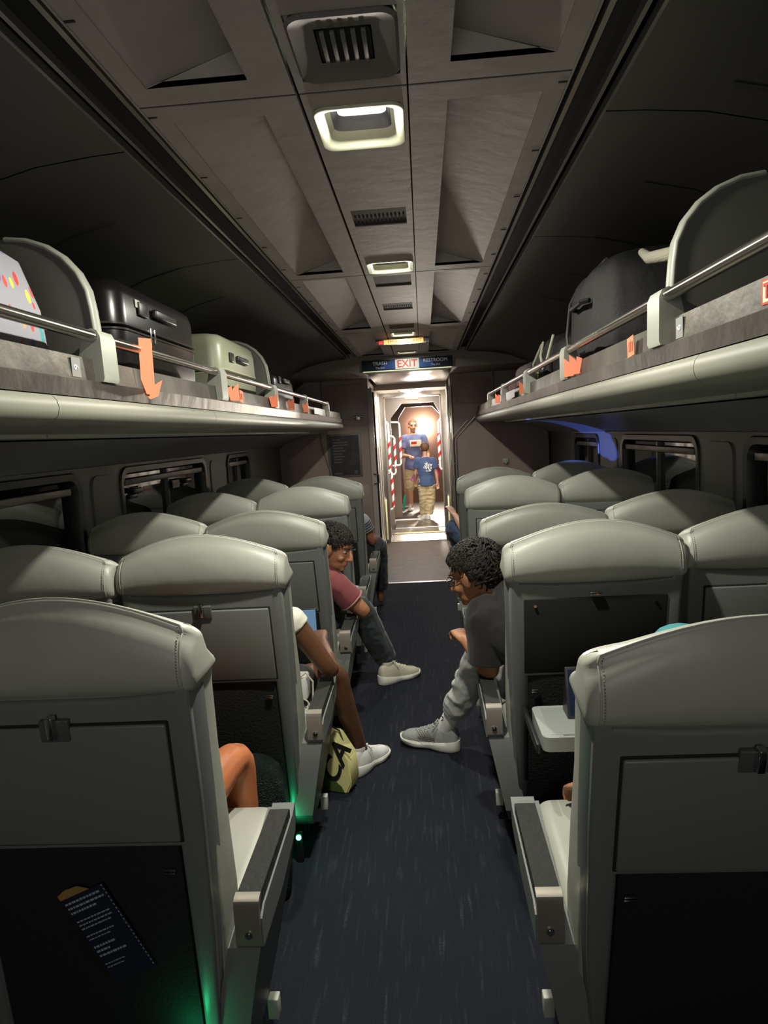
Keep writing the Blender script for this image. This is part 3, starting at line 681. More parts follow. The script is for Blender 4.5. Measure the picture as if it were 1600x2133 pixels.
# right rack: big soft black suitcase, duffel, dull rose bag, cream strap roll
SOFT = mat('black_soft_luggage', (.004, .0037, .004), .75, bump=(40, .3))
def softbag(loc, dims, m, label, cat='bag', name='soft_bag', noise_s=.02, rz=0):
    bm = bmesh.new(); bmesh.ops.create_cube(bm, size=1); bmesh.ops.subdivide_edges(bm, edges=bm.edges[:], cuts=9, use_grid_fill=True)
    for v in bm.verts:
        p = v.co * 2; q = Vector([math.copysign(abs(c) ** .8, c) for c in p])
        l = (abs(p.x) ** 5 + abs(p.y) ** 5 + abs(p.z) ** 5) ** .2
        v.co = Vector((p.x / l * dims[0] / 2, p.y / l * dims[1] / 2, p.z / l * dims[2] / 2 + dims[2] / 2))
        v.co += Vector(noise.noise_vector(v.co * 7 + Vector(loc))) * noise_s
        v.co.z = max(v.co.z, 0)
    bm.verts.index_update(); mb = MB().add([v.co.copy() for v in bm.verts], [[v.index for v in f.verts] for f in bm.faces]); bm.free()
    t = empty(name, loc, rz, label=label, cat=cat); build('bag_body', mb, m, t, ang=70); return t
t = softbag((1.01, 2.86, 1.74), (.44, .86, .42), SOFT, 'large black soft suitcase standing on the right rack', 'suitcase', 'soft_suitcase')
build('bag_piping', MB().tube([(-.212, .34, .05), (-.218, .36, .2), (-.205, .34, .33), (-.185, .28, .385), (-.185, -.2, .40)], .006, 8), mat('worn_piping', (.06, .055, .05), .4), t)
build('side_handle', MB().tube([(-.23, .12, .27), (-.255, .09, .27), (-.255, -.09, .27), (-.23, -.12, .27)], .01, 8), BLACKP, t)
t = softbag((1.02, 3.93, 1.74), (.42, .80, .27), SOFT, 'black duffel bag with pale straps on the right rack behind the big suitcase', 'bag', 'duffel_bag', .035)
build('bag_strap', MB().tube([(-.21, -.30, .26), (-.235, -.25, .15), (-.24, -.15, .10), (-.235, -.05, .18), (-.21, .0, .26)], .007, 8).tube([(-.20, .1, .26), (-.235, .2, .16), (-.22, .3, .05)], .007, 8), mat('pale_strap', (.45, .44, .34), .6), t)
build('bag_pocket', MB().box(-.235, -.2, -.22, .15, .03, .15, bev=.012), SOFT, t)
build('bag_patch', MB().box(-.243, -.236, .02, .06, .07, .1, bev=.002), mat('lime_patch', (.5, .6, .15), .5), t)
t = softbag((1.0, 4.85, 1.74), (.40, .55, .22), mat('dull_rose_cloth', (.10, .07, .065), .8, bump=(30, .3)), 'dull rose-brown bag on the right rack beyond the black duffel', 'bag', 'cloth_bag', .03)
t = softbag((1.0, 5.55, 1.74), (.36, .4, .15), mat('maroon_cloth', (.09, .045, .04), .8, bump=(30, .3)), 'small maroon bundle at the far end of the right rack', 'bag', 'cloth_bundle', .03)
mb = MB().tube([(.80, 2.10, 2.06), (.80, 2.2, 2.035), (.82, 2.30, 2.03), (.85, 2.38, 2.045)], [.022, .026, .026, .02], 14)
mb.tube([(.80, 2.10, 2.06), (.84, 2.10, 2.02), (.9, 2.2, 1.98), (1.05, 2.3, 1.96)], .015, 8)
t = build('rolled_blanket', MB().tube([(.98, 1.98, 2.045), (.93, 2.05, 2.035), (.88, 2.16, 2.03), (.85, 2.26, 2.045), (.85, 2.33, 2.08)], [.018, .021, .021, .018, .012], 16), mat('cream_blanket', (.42, .40, .32), .8, bump=(60, .4, (1, 1, 6))), ang=60, label='pale rolled cloth sticking out beside the right rack divider', cat='cloth')
# white papers lying on the far part of both lips
for s, y in ((-1, 5.6), (1, 4.7)):
    build('paper_sheet', MB().box(*sorted((s * .716, s * .7155)), y - .22, y + .22, 1.733, 1.782), mat('paper_white_%d' % s, (.75, .74, .78), .5), flat=True, label='white paper notice on the %s rack lip near the far end' % ('left' if s < 0 else 'right'), cat='paper')
# ------------------------------------------------------------------ vestibule, gangway and the next carriage
build('trim_door_ceiling', MB().box(-.47, .47, 8.78, 9.68, 2.10, 2.16, bev=.004), VWHITE, **S)
build('trim_door_lip', MB().box(-.47, .47, 8.70, 8.78, 2.085, 2.19, bev=.003), VGREY, **S)
t = empty('vestibule_lamp', (0, 9.3, 2.10), label='round white lamp in the lowered ceiling just inside the end doorway', cat='ceiling light')
build('lens', MB().sphere((0, 0, -.002), .15, .15, .02, 24, 8), mat('vest_glow', (1, 1, 1), .4, emit=(1, .98, 1), es=6), t)
build('rim', MB().loft([[Vector((r * math.cos(a * PI / 16), r * math.sin(a * PI / 16), z)) for a in range(32)] for r, z in ((.15, 0), (.16, -.008), (.175, -.006), (.178, 0))], cap=False), CHROME, t)
# end doorway frame and posts
build('trim_post_left', MB().box(-.485, -.425, 7.775, 7.83, 0, 2.06, bev=.006), mat('post_pinkgrey', (.50, .43, .40), .4), **S)
build('trim_post_left_dark', MB().box(-.425, -.408, 7.80, 7.90, 0, 2.02), DARKGAP, **S)
build('trim_post_right', MB().box(.405, .43, 7.79, 7.88, 0, 2.06, bev=.006).box(.435, .47, 7.78, 7.82, 0, 2.04, bev=.008), VSTEEL, **S)
build('door_handle', MB().tube([(-.455, 7.77, 1.10), (-.40, 7.73, 1.09), (-.395, 7.73, 1.0), (-.455, 7.77, .985)], .007, 8), STEEL, label='small steel door pull on the left post of the end doorway', cat='handle')
mb = MB()
for i in range(8):
    mb.box(-.47, -.462, 8.06 + i * .2, 8.06 + i * .2 + (.05 if i % 2 else .12), .05, 2.1, bev=.002)
build('trim_corridor_left', mb, VSTEEL, **S)
build('wall_corridor_left_face', MB().box(-.50, -.468, 8.0, 9.68, 0, 2.15), VWHITE, flat=True, **S)
mb = MB()
for i in range(5): mb.box(.462, .47, 8.0 + i * .33, 8.06 + i * .33, .05, 2.1, bev=.002)
build('trim_corridor_right', mb, VSTEEL, **S)
# end door frame at the gangway
fr = MB(); fr.box(-.60, -.405, 9.68, 9.76, 0, 2.2, bev=.006).box(.385, .60, 9.68, 9.76, 0, 2.2, bev=.006).box(-.405, .385, 9.68, 9.76, 2.045, 2.2, bev=.006)
fr.box(-.405, -.392, 9.66, 9.78, .08, 2.045).box(.372, .385, 9.66, 9.78, .08, 2.045).box(-.405, .385, 9.66, 9.78, 2.032, 2.045)
build('door_1', fr, VSTEEL, **S)
mb = MB().box(-.455, -.435, 9.60, 9.66, .05, .62, bev=.003).box(.425, .445, 9.60, 9.66, .05, .62, bev=.003)
build('trim_yellow', mb, mat('pale_yellow', (.8, .8, .5), .5), **S)
mb = MB().prism([(9.66, 0), (9.93, .07), (9.93, 0)], -.41, .385, 'yz')
for i in range(34): mb.box(-.40 + i * .0232, -.39 + i * .0232, -.133, .133, .0, .005, M=Matrix.Translation((0, 9.795, .0375)) @ Matrix.Rotation(.254, 4, 'X'))
mb.box(-.415, .39, 9.925, 9.95, .04, .085, bev=.003).box(-.415, .39, 9.65, 9.67, 0, .008)
build('threshold_ramp', mb, VSTEEL, flat=True, label='ribbed steel threshold ramp in the end doorway', cat='threshold')
build('yellow_edge', MB().box(-.36, .37, 9.95, 10.02, .0, .083), YEL, flat=True, label='yellow painted edge strip behind the ribbed threshold', cat='edge strip')
mb = MB().box(-.6, .6, 10.02, 10.48, .0, .07).box(-.38, .40, 10.50, 10.9, .0, .085, bev=.01).box(-.40, .42, 10.9, 11.5, 0, .075)
for i in range(30):
    mb.box(-.36 + i * .0255, -.35 + i * .0255, 10.54, 10.86, .085, .09).box(-.36 + i * .0255, -.35 + i * .0255, 10.06, 10.44, .07, .075)
build('gangway_plate', mb, VSTEEL, flat=True, label='ribbed steel gangway plates between the two carriages', cat='gangway plate')
build('trim_far_strip', MB().box(-.45, .45, 11.5, 11.62, .0, .08), mat('white_strip_far', (.9, .9, .85), .4), **S)
build('floor_far', MB().box(-1.5, 1.5, 11.62, 14.4, .0, .075).box(-1.5, 1.5, 9.68, 11.62, -.06, -.01), mat('far_floor', (.045, .035, .032), .45), flat=True, **S)
# gangway walls and octagonal passage frame
build('wall_gangway', MB().box(-.72, -.66, 9.76, 11.0, 0, 2.3).box(.66, .72, 9.76, 11.0, 0, 2.3).box(-.72, .72, 9.76, 11.0, 2.22, 2.3), VGREY, flat=True, **S)
def octo(y, o, label):
    out = [(-.75, -.0), (.75, -.0), (.75, 2.35), (-.75, 2.35)]
    mb = MB(); inner = o; n = len(inner)
    outer = [(-.75, 0), (-.75, 1.8), (-.5, 2.35), (.5, 2.35), (.75, 1.8), (.75, 0)]
    for i in range(n - 1):
        mb.prism([inner[i], inner[i + 1], outer[i + 1], outer[i]], y, y + .06, 'xz')
    return mb
build('door_2', octo(11.0, [(-.40, .0), (-.375, 1.78), (-.20, 2.0), (.315, 2.0), (.43, 1.78), (.41, 0)], ''), VGREY, **S)
build('door_3', octo(11.9, [(-.30, .0), (-.28, 1.80), (-.16, 1.97), (.30, 1.97), (.47, 1.78), (.47, 0)], ''), mat('inner_frame_bronze', (.22, .16, .12), .45), **S)
build('wall_far', MB().box(-1.5, 1.5, 14.3, 14.36, 0, 2.5).box(-1.5, 1.5, 14.28, 14.3, .07, .12), VBROWN, flat=True, **S)
build('wall_far_sides', MB().box(-1.5, -1.44, 11.9, 14.3, 0, 2.5).box(1.44, 1.5, 11.9, 14.3, 0, 2.5).box(-1.5, 1.5, 11.9, 14.3, 2.3, 2.4), VBROWN, flat=True, **S)
t = empty('small_amber_sign', (-.03, 10.99, 2.085), label='tiny amber lit exit sign above the octagonal passage', cat='sign')
build('sign_face', MB().box(-.10, .10, -.012, 0, -.025, .025), mat('amber_small', (.8, .4, .15), .5, emit=(1, .45, .15), es=.22), t, flat=True)
text('lettering', 'EXIT', .04, mat('amber_dark', (.12, .03, .01), .5), Matrix.Translation((.03, -.0135, 0)) @ FACE, t)
# striped grab bars
STR = bpy.data.materials.new('red_white_stripes'); STR.use_nodes = True; nt = STR.node_tree; b = nt.nodes['Principled BSDF']; b.inputs['Roughness'].default_value = .4
tc = nt.nodes.new('ShaderNodeTexCoord'); sx = nt.nodes.new('ShaderNodeSeparateXYZ'); m1 = nt.nodes.new('ShaderNodeMath'); m1.operation = 'MULTIPLY_ADD'; m1.inputs[1].default_value = -1.2
m2 = nt.nodes.new('ShaderNodeMath'); m2.operation = 'PINGPONG'; m2.inputs[1].default_value = .085; m3 = nt.nodes.new('ShaderNodeMath'); m3.operation = 'GREATER_THAN'; m3.inputs[1].default_value = .048
mx = nt.nodes.new('ShaderNodeMix'); mx.data_type = 'RGBA'; mx.inputs[6].default_value = (.85, .82, .78, 1); mx.inputs[7].default_value = (.6, .03, .03, 1)
for a_, b_ in ((tc.outputs['Object'], sx.inputs[0]), (sx.outputs[0], m1.inputs[0]), (sx.outputs[2], m1.inputs[2]), (m1.outputs[0], m2.inputs[0]), (m2.outputs[0], m3.inputs[0]), (m3.outputs[0], mx.inputs[0]), (mx.outputs[2], b.inputs['Base Color'])): nt.links.new(a_, b_)
WMET = mat('white_painted_bar', (.85, .8, .74), .3)
def bar(x, y, z0, z1, sx_, label, striped=(0, 1), r=.02, ext=.06):
    t = empty('grab_bar', (x, y, z0), label=label, cat='grab bar', group='striped grab bars in the doorway')
    h = z1 - z0
    build('bar', MB().tube([(sx_ * ext, 0, 0), (sx_ * .02, 0, .01), (0, 0, .04), (0, 0, h - .04), (sx_ * .02, 0, h - .01), (sx_ * ext, 0, h)], r * .8, 12), WMET, t)
    build('striped_sleeve', MB().cyl((0, 0, h * striped[0] + .04), (0, 0, h * striped[1] - .04), r, 14), STR, t)
bar(-.385, 10.2, .95, 1.72, -1, 'tall striped grab bar on the left, its stripes in the middle', (.05, .72))
bar(-.325, 10.7, .90, 1.50, -1, 'shorter striped grab bar directly right of the tall left one', (.1, 1))
bar(-.365, 10.1, .42, 1.0, -1, 'low striped grab bar on the left below the tall one', (.0, .9))
bar(-.245, 11.03, 1.02, 1.72, -1, 'striped grab bar left of the man in the blue shirt', (.1, .72), ext=.18)
bar(.375, 11.03, .92, 1.72, 1, 'striped grab bar on the right side of the passage', (.15, .78), .024, ext=.07)
# wall phone box and green object beside the passage
t = empty('intercom', (-.20, 13.45, .62), label='tapered grey case with white square button beside the man', cat='intercom')
build('case', MB().prism([(-.09, -.5), (.0, -.5), (.06, .1), (-.06, .55), (-.1, .55)], -.04, .04, 'xz'), VGREY, t)
build('button', MB().box(-.035, .035, -.06, -.04, .0, .1, bev=.008), WMET, t)
build('umbrella', MB().tube([(-.30, 12.6, .10), (-.28, 12.6, .30), (-.255, 12.6, .42)], [.012, .028, .012], 10), mat('green_cloth', (.02, .32, .18), .5), label='folded green umbrella leaning in the far vestibule', cat='umbrella')
# flood lamp on the far wall
t = empty('flood_lamp', (.14, 14.28, 1.64), label='blazing round lamp on the far vestibule wall', cat='lamp')
build('lamp_head', MB().sphere((0, -.06, 0), .16, .07, .16, 28, 14), mat('flood_glow', (1, 1, 1), .4, emit=(1, .93, .8), es=60), t)
build('lamp_ring', MB().loft([[Vector((r * math.cos(a * PI / 16), y, r * math.sin(a * PI / 16))) for a in range(32)] for r, y in ((.16, -.02), (.19, -.02), (.19, 0))], cap=False), STEEL, t)
# partition with metal edge trim on the right, thin rods on both sides
t = empty('partition', (1.0, 7.7, 0), label='dark partition panel with steel edge pole right of the doorway', cat='partition')
build('panel', MB().prism([(-.50, 0), (.50, 0), (.50, 1.66), (-.26, 1.66), (-.50, 1.46)], .0, .03, 'xz'), BULKM, t, flat=True)
build('edge_pole', MB().tube([(-.517, -.01, .0), (-.522, -.01, 1.40), (-.515, -.01, 1.45), (-.46, -.01, 1.51), (-.30, -.01, 1.672)], .009, 10), STEEL, t)
build('inner_pole', MB().tube([(-.550, .02, .0), (-.553, .02, 1.42), (-.54, .02, 1.47), (-.49, .02, 1.53), (-.38, .02, 1.64)], .008, 10), STEEL, t)
build('knob', MB().sphere((-.535, -.02, 1.17), .012), STEEL, t)
build('coat_hook', MB().box(-.03, .03, -.03, 0, -.03, .02, bev=.004).box(-.01, .01, -.05, -.02, -.04, -.02, bev=.003).xform(Matrix.Translation((1.0 + .02, 7.70, 1.18))), PALEPL, label='small pale bracket on the partition behind the farthest right seat', cat='bracket')
for x in (-.99, .925): build('rod', MB().cyl((x, 7.76, 1.74), (x, 7.76, 2.165), .008, 8), STEEL, label='thin vertical rod above the %s rack end' % ('left' if x < 0 else 'right'), cat='rod')
build('cable', MB().tube([(-1.03, 7.78, 1.66), (-1.02, 7.78, 1.45), (-.98, 7.78, 1.28), (-.93, 7.78, 1.08), (-.88, 7.78, .9)], .006, 8), mat('cable_beige', (.3, .24, .18), .5), label='beige cable running down the left end bulkhead', cat='cable')
build('valve_fitting', MB().box(-.03, .03, -.02, 0, -.03, .03, bev=.006).cyl((.0, -.03, .02), (.07, -.03, .01), .012).cyl((-.08, -.03, .03), (-.03, -.03, .0), .01).xform(Matrix.Translation((-.60, 7.79, 1.74))), STEEL, label='small metal latch fitting on the bulkhead beyond the left rack', cat='latch')
# green marker lamps near the floor under the left seats
GRN = mat('green_lamp', (.0, .5, .2), .4, emit=(.05, 1, .4), es=3)
for (x, y, z, lb, pw) in ((-.425, 1.56, .10, 'green lamp under the left seat nearest the camera', .16), (-.418, 2.467, .10, 'green lamp on the floor edge behind the nearest left armrest', .10), (-.409, 2.335, .10, 'second, lower green lamp just below the other behind the left armrest', .0)):
    t = empty('marker_lamp', (x, y, z), label=lb, cat='lamp', group='green floor lamps')
    build('lens', MB().sphere((0, 0, 0), .010, .006, .010), GRN, t); build('base', MB().box(-.012, .012, .004, .02, -.1, .012, bev=.002), BLACKP, t)
point('green_lamp_light_a', (-.432, 1.525, .17), .045, (.03, 1, .38), .01)
point('green_lamp_light_b', (-.432, 2.28, .20), .045, (.03, 1, .38), .01)
point('green_lamp_light_c', (-.432, 1.28, .30), .03, (.03, 1, .38), .01)
# ------------------------------------------------------------------ people
def fuse(mb, voxel=.006, smooth=5, fold=0, fscale=9, fstretch=(1, 1, 1)):
    me = bpy.data.meshes.new('t'); me.from_pydata(mb.v, [], mb.f)
    bm = bmesh.new(); bm.from_mesh(me)
    for isl in [1]: bmesh.ops.recalc_face_normals(bm, faces=bm.faces[:])
    bm.to_mesh(me); bm.free()
    o = bpy.data.objects.new('t', me); col.objects.link(o)
    r = o.modifiers.new('r', 'REMESH'); r.mode = 'VOXEL'; r.voxel_size = voxel
    if smooth:
        m = o.modifiers.new('s', 'SMOOTH'); m.factor = .5; m.iterations = smooth
    dg = bpy.context.evaluated_depsgraph_get(); m2 = bpy.data.meshes.new_from_object(o.evaluated_get(dg))
    bpy.data.objects.remove(o)
    if fold:
        m2.update(); nr = [v.normal.copy() for v in m2.vertices]
        for v, n_ in zip(m2.vertices, nr):
            q = Vector((v.co.x * fstretch[0], v.co.y * fstretch[1], v.co.z * fstretch[2])) * fscale
            a = noise.noise(q); b_ = noise.noise(q * 2.3 + Vector((5, 1, 2)))
            v.co += n_ * fold * ((1 - abs(a) * 2.2) + .4 * b_)
    out = MB(); out.v = [tuple(v.co) for v in m2.vertices]; out.f = [tuple(p.vertices) for p in m2.polygons]
    bpy.data.meshes.remove(m2); return out
def smoothpath(pts, rad, k=4):
    P_ = [Vector(p) for p in pts]; out = []; rr = []
    for i in range(len(P_) - 1):
        p0 = P_[max(i - 1, 0)]; p1 = P_[i]; p2 = P_[i + 1]; p3 = P_[min(i + 2, len(P_) - 1)]
        for j in range(k):
            t = j / k
            out.append(.5 * ((2 * p1) + (p2 - p0) * t + (2 * p0 - 5 * p1 + 4 * p2 - p3) * t * t + (-p0 + 3 * p1 - 3 * p2 + p3) * t ** 3))
            ra, rb = rad[i], rad[i + 1]
            rr.append(tuple(x + (y - x) * t for x, y in zip(ra, rb)) if isinstance(ra, tuple) else ra + (rb - ra) * t)
    out.append(P_[-1]); rr.append(rad[-1]); return out, rr
def limb(mb, pts, rad, n=14, ends=True, axis=None):
    p, r = smoothpath(pts, rad, 5); mb.tube(p, r, n, axis=axis)
    if ends and not isinstance(rad[0], tuple):
        mb.sphere(p[0], r[0] * .98, n=14, m=8); mb.sphere(p[-1], r[-1] * .98, n=14, m=8)
def frame(f, u=(0, 0, 1)):
    f = Vector(f).normalized(); u = Vector(u); r = f.cross(u).normalized(); u = r.cross(f)
    return Matrix((r, f, u)).transposed().to_4x4()
def head_parts(c, f, up=(0, 0, 1), s=1.0):
    M = Matrix.Translation(c) @ frame(f, up) @ Matrix.Scale(s, 4)
    mb = MB()
    mb.sphere((0, -.012, .030), .074, .094, .088, 24, 16, M); mb.sphere((0, .022, -.018), .062, .074, .085, 24, 16, M)
    mb.sphere((0, .038, -.070), .050, .052, .042, 18, 12, M); mb.sphere((0, .078, -.092), .021, .018, .018, 14, 8, M)
    mb.sphere((0, .070, .035), .058, .022, .018, 16, 8, M)
    for q in (-1, 1):
        mb.sphere((q * .038, .068, -.030), .022, .020, .020, 12, 8, M)
        mb.sphere((q * .078, -.014, -.005), .014, .024, .036, 14, 10, M @ Matrix.Rotation(q * .25, 4, 'Z')); mb.sphere((q * .086, -.024, .004), .008, .018, .028, 12, 8, M @ Matrix.Rotation(q * .25, 4, 'Z'))
        mb.sphere((q * .012, .096, -.036), .009, .010, .007, 10, 6, M)
    nb = MB(); nb.tube([(0, .090, .022), (0, .100, .002), (0, .112, -.018), (0, .117, -.032), (0, .104, -.040)], [.006, .0085, .011, .012, .008], 12); nb.xform(M); mb.add(nb.v, nb.f)
    mb.sphere((0, .0925, -.056), .022, .010, .0055, 14, 8, M); mb.sphere((0, .0915, -.067), .019, .011, .0065, 14, 8, M)
    return mb, M
def eyes(M, root, gaze=0):
    mb = MB()
    EW = mats['eye']
    mb.sphere((-.031, .0775, .006), .0105, .0105, .0075, n=14, m=10, M=M); mb.sphere((.031, .0775, .006), .0105, .0105, .0075, n=14, m=10, M=M)
    build('eyes', mb, EW, root)
    mb = MB()
    for q in (-1, 1): mb.sphere((q * .032, .0865, .005), .0055, .003, .0058, 12, 8, M)
    build('irises', mb, mats['iris'], root)
    mb = MB()
    for q in (-1, 1):
        b = MB(); b.tube([(q * .012, .096, .026), (q * .030, .094, .032), (q * .048, .084, .028)], [.003, .0045, .002], 8); b.xform(M); mb.add(b.v, b.f)
    build('eyebrows', mb, mats['blackhair'], root)
def hand(mb, wrist, d, palm, s=1.0, curl=.5, side=1):
    """five separate fingers; d = direction wrist->knuckles, palm = palm normal"""
    M = Matrix.Translation(wrist) @ frame(d, palm) @ Matrix.Scale(s, 4)   # x across, y along hand, z = palm side
    h = MB(); h.tube([(0, -.02, 0), (0, .02, 0), (0, .055, 0), (0, .088, 0)], [(.026, .019), (.034, .016), (.040, .014), (.038, .011)], 16, axis=(1, 0, 0))
    h.sphere((-side * .022, .035, .010), .018, .028, .014)
    for i, (x, L, r) in enumerate(((-.030, .070, .0082), (-.010, .080, .0086), (.010, .074, .0082), (.029, .058, .0072))):
        x *= side; a = 0; p = Vector((x, .084, 0)); pts = [p.copy() - Vector((0, .02, 0)), p.copy()]
        for j, fr_ in enumerate((.45, .3, .25)):
            a += curl * (1.0 if j else .8) + .06 * i * curl
            p = p + Vector((x * .08 * (j == 0), math.cos(a), math.sin(a))) * L * fr_; pts.append(p.copy())
        h.tube(pts, [r, r * 1.05, r, r * .92, r * .75], 10); h.sphere(pts[-1], r * .75, n=10, m=6)
    pts = [Vector((-side * .018, .018, .006)), Vector((-side * .040, .040, .014)), Vector((-side * .052, .064, .022)), Vector((-side * .052 + side * .012 * curl, .088, .030))]
    h.tube(pts, [.014, .012, .0095, .008], 10); h.sphere(pts[-1], .008, n=10, m=6)
    h.xform(M); mb.add(h.v, h.f)
def shoe(parent, heel, toe, m, sole, lace, L=.29, tilt=0, nm='shoe', sock=None, hi=1.0):
    heel = Vector(heel); toe = Vector(toe); f = (toe - heel); M = Matrix.Translation(heel) @ frame(f) @ Matrix.Diagonal((L / .29, L / .29, L / .29 * 1.4, 1))
    W = lambda t: .030 + .014 * math.sin(min(t / .28, 1) * PI / 2) - .010 * math.exp(-((t - .48) / .12) ** 2) + .006 * math.exp(-((t - .72) / .16) ** 2) - (.030 * max(0, (t - .82) / .18) ** 3)
    T = [(-.0, .058), (.03, .078), (.12, .090), (.25, .088), (.35, .083), (.45, .074), (.56, .062), (.68, .052), (.80, .046), (.90, .040), (.96, .032), (1.0, .020)]
    rings = []
    for t, h in T:
        w_ = max(W(t), .008) * (.62 if t <= 0 else .9 if t < .05 else 1 if t < .95 else .86 if t < .98 else .6); h *= hi
        rings.append([Vector((w_ * math.copysign(abs(math.cos(a)) ** .75, math.cos(a)), t * .29, .018 + (h - .018) * max(0, math.sin(a)) ** .8 if math.sin(a) > 0 else .012)) for a in [2 * PI * i / 20 for i in range(20)]])
    mb = MB().loft(rings); mb = fuse(mb, .0045, 4); mb.xform(M); s_ = build(nm, mb, m, parent, ang=70)
    def outline(g, z):
        return [Vector((sx * max(RW(t) + g, .004), t * .30 - .006, z(t))) for sx, ts in ((1, TS), (-1, TS[::-1])) for t in ts]
    RW = lambda t: W(t) * math.sqrt(max(.02, 1 - (1 - min(t / .09, 1)) ** 2.2)) * math.sqrt(max(.05, 1 - max(0, (t - .90) / .10) ** 2.4))
    TS = [0, .008, .025, .05, .09, .15, .22, .3, .38, .46, .54, .62, .7, .78, .85, .9, .94, .97, .99, 1]
    rise = lambda t: .014 * max(0, (t - .7) / .3) ** 1.6 + .004 * max(0, (.12 - t) / .12)
    top = lambda t: .030 + .008 * math.cos(t * 5.2) + rise(t) * .5 - .018 * max(0, (t - .72) / .28)
    mb = MB().loft([outline(-.004, lambda t: rise(t)), outline(.001, lambda t: rise(t) + .004), outline(.005, lambda t: .016 + rise(t) * .8), outline(.0045, lambda t: top(t) - .006), outline(.001, top), outline(-.008, lambda t: top(t) + .001)]).xform(M)
    build('sole', mb, sole, s_, ang=50)
    mb = MB(); zt = lambda t: next(h0 + (h1 - h0) * (t - t0) / (t1 - t0) for (t0, h0), (t1, h1) in zip(T[:-1], T[1:]) if t0 <= t <= t1) * hi
    for i in range(5):
        t = .34 + i * .07
        for q in (-1, 1):
            mb.tube([(-q * .018, t * .29, zt(t) - .003), (0, (t + .03) * .29, zt(t + .03) + .003), (q * .018, (t + .06) * .29, zt(t + .06) - .004)], .0036, 6)
    for q in (-1, 1): mb.tube([(0, .095, zt(.33) + .003), (q * .02, .085, zt(.3) + .014), (q * .034, .10, zt(.34) + .002), (q * .038, .115, zt(.38) - .012)], .0032, 6).tube([(0, .095, zt(.33) + .003), (q * .018, .108, zt(.36) + .010), (q * .004, .118, zt(.4) + .004)], .0032, 6)
    build('laces', mb.xform(M), lace, s_)
    mb = MB().loft([[Vector((.027 * math.cos(a) * e, .062 + .036 * math.sin(a) * e, z)) for a in [2 * PI * i / 20 for i in range(20)]] for z, e in ((.078, 1.0), (.093, 1.05), (.096, .98), (.090, .86))], cap=False).xform(M)
    build('collar', mb, m, s_)
    if sock:
        mb = MB().tube([(0, .060, .07), (0, .055, .10), (0, .050, .135), (0, .045, .18)], [(.036, .042), (.036, .040), (.039, .042), (.044, .046)], 18, axis=(1, 0, 0)).xform(M); build('sock', mb, sock, s_)
    return s_, M
mats = dict(eye=mat('eye_white', (.45, .42, .40), .3), iris=mat('iris_dark', (.02, .012, .008), .15), blackhair=mat('black_hair', (.012, .009, .008), .62, spec=.22),
            brownhair=mat('brown_hair', (.16, .075, .03), .5, bump=(80, .5, (1, 1, .2))))
def hair(root, M, m, size=1.0, amp=.01, front=.055, n=500, low=-.03, seed=1, L=.03, back=-.06):
    """cap of hair following the skull, with many small locks"""
    rnd = random.Random(seed); mb = MB()
    c = Vector((0, -.018, .030)); R3 = Vector((.083, .106, .094)) * size
    loc = lambda d: Vector((c.x + d.x * R3.x, c.y + d.y * R3.y, c.z + d.z * R3.z))
    def ok(p):   # hairline
        if p.z > .095: return True
        lim = low + (front + .03) * max(0, min(1, (p.y + .02) / .10)) + (back - low) * max(0, min(1, (-.028 - p.y) / .03))
        return p.z > lim and p.y < .085
    nu, nv = 44, 30; g = {}
    for j in range(nv + 1):
        th = PI * j / nv
        for i in range(nu):
            ph = 2 * PI * i / nu; d = Vector((math.sin(th) * math.cos(ph), math.sin(th) * math.sin(ph), math.cos(th)))
            p = loc(d); w_ = noise.noise(d * 4.5 + Vector((seed, 0, 0))) + .6 * noise.noise(d * 11)
            g[j, i] = (p + d * amp * w_, ok(p))
    for j in range(nv):
        for i in range(nu):
            q = [g[j, i], g[j, (i + 1) % nu], g[j + 1, (i + 1) % nu], g[j + 1, i]]
            if sum(1 for x in q if x[1]) >= 2:
                inner = [loc((x[0] - c).normalized()) if 0 else c + (x[0] - c) * .88 for x in q]
                mb.add([x[0] for x in q] + inner, [(0, 1, 2, 3), (7, 6, 5, 4), (0, 4, 5, 1), (1, 5, 6, 2), (2, 6, 7, 3), (3, 7, 4, 0)])
    cap = fuse(mb, .006, 4)
    for _ in range(n):
        while True:
            d = Vector((rnd.gauss(0, 1), rnd.gauss(0, 1), rnd.gauss(.3, 1))).normalized(); p = loc(d)
            if ok(p): break
        tdir = Vector((rnd.uniform(-1, 1), .4 + rnd.uniform(-.5, .9), -.7 + rnd.uniform(-.4, .5))); tdir = (tdir - d * tdir.dot(d)).normalized()
        b_ = d.cross(tdir); q0 = p - d * .004; ph = rnd.uniform(0, 6)
        pts = [q0 + tdir * L * t + d * (amp * .9 * math.sin(t * PI) + amp * .25 * t) + b_ * amp * .5 * math.sin(ph + t * 4) for t in (0, .35, .7, 1)]
        cap.tube(pts, [.0045, .0042, .0028, .0008], 5)
    return build('hair', cap.xform(M), m, root, ang=70)
def skin(name, c): 
    m = mat(name, c, .48, bump=(70, .06)); b = m.node_tree.nodes['Principled BSDF']
    b.inputs['Subsurface Weight'].default_value = .08; b.inputs['Subsurface Radius'].default_value = (.01, .004, .002); b.inputs['Subsurface Scale'].default_value = .5
    return m
def cloth(name, c, **k): return mat(name, c, .8, bump=(230, .12), sheen=.15, **k)
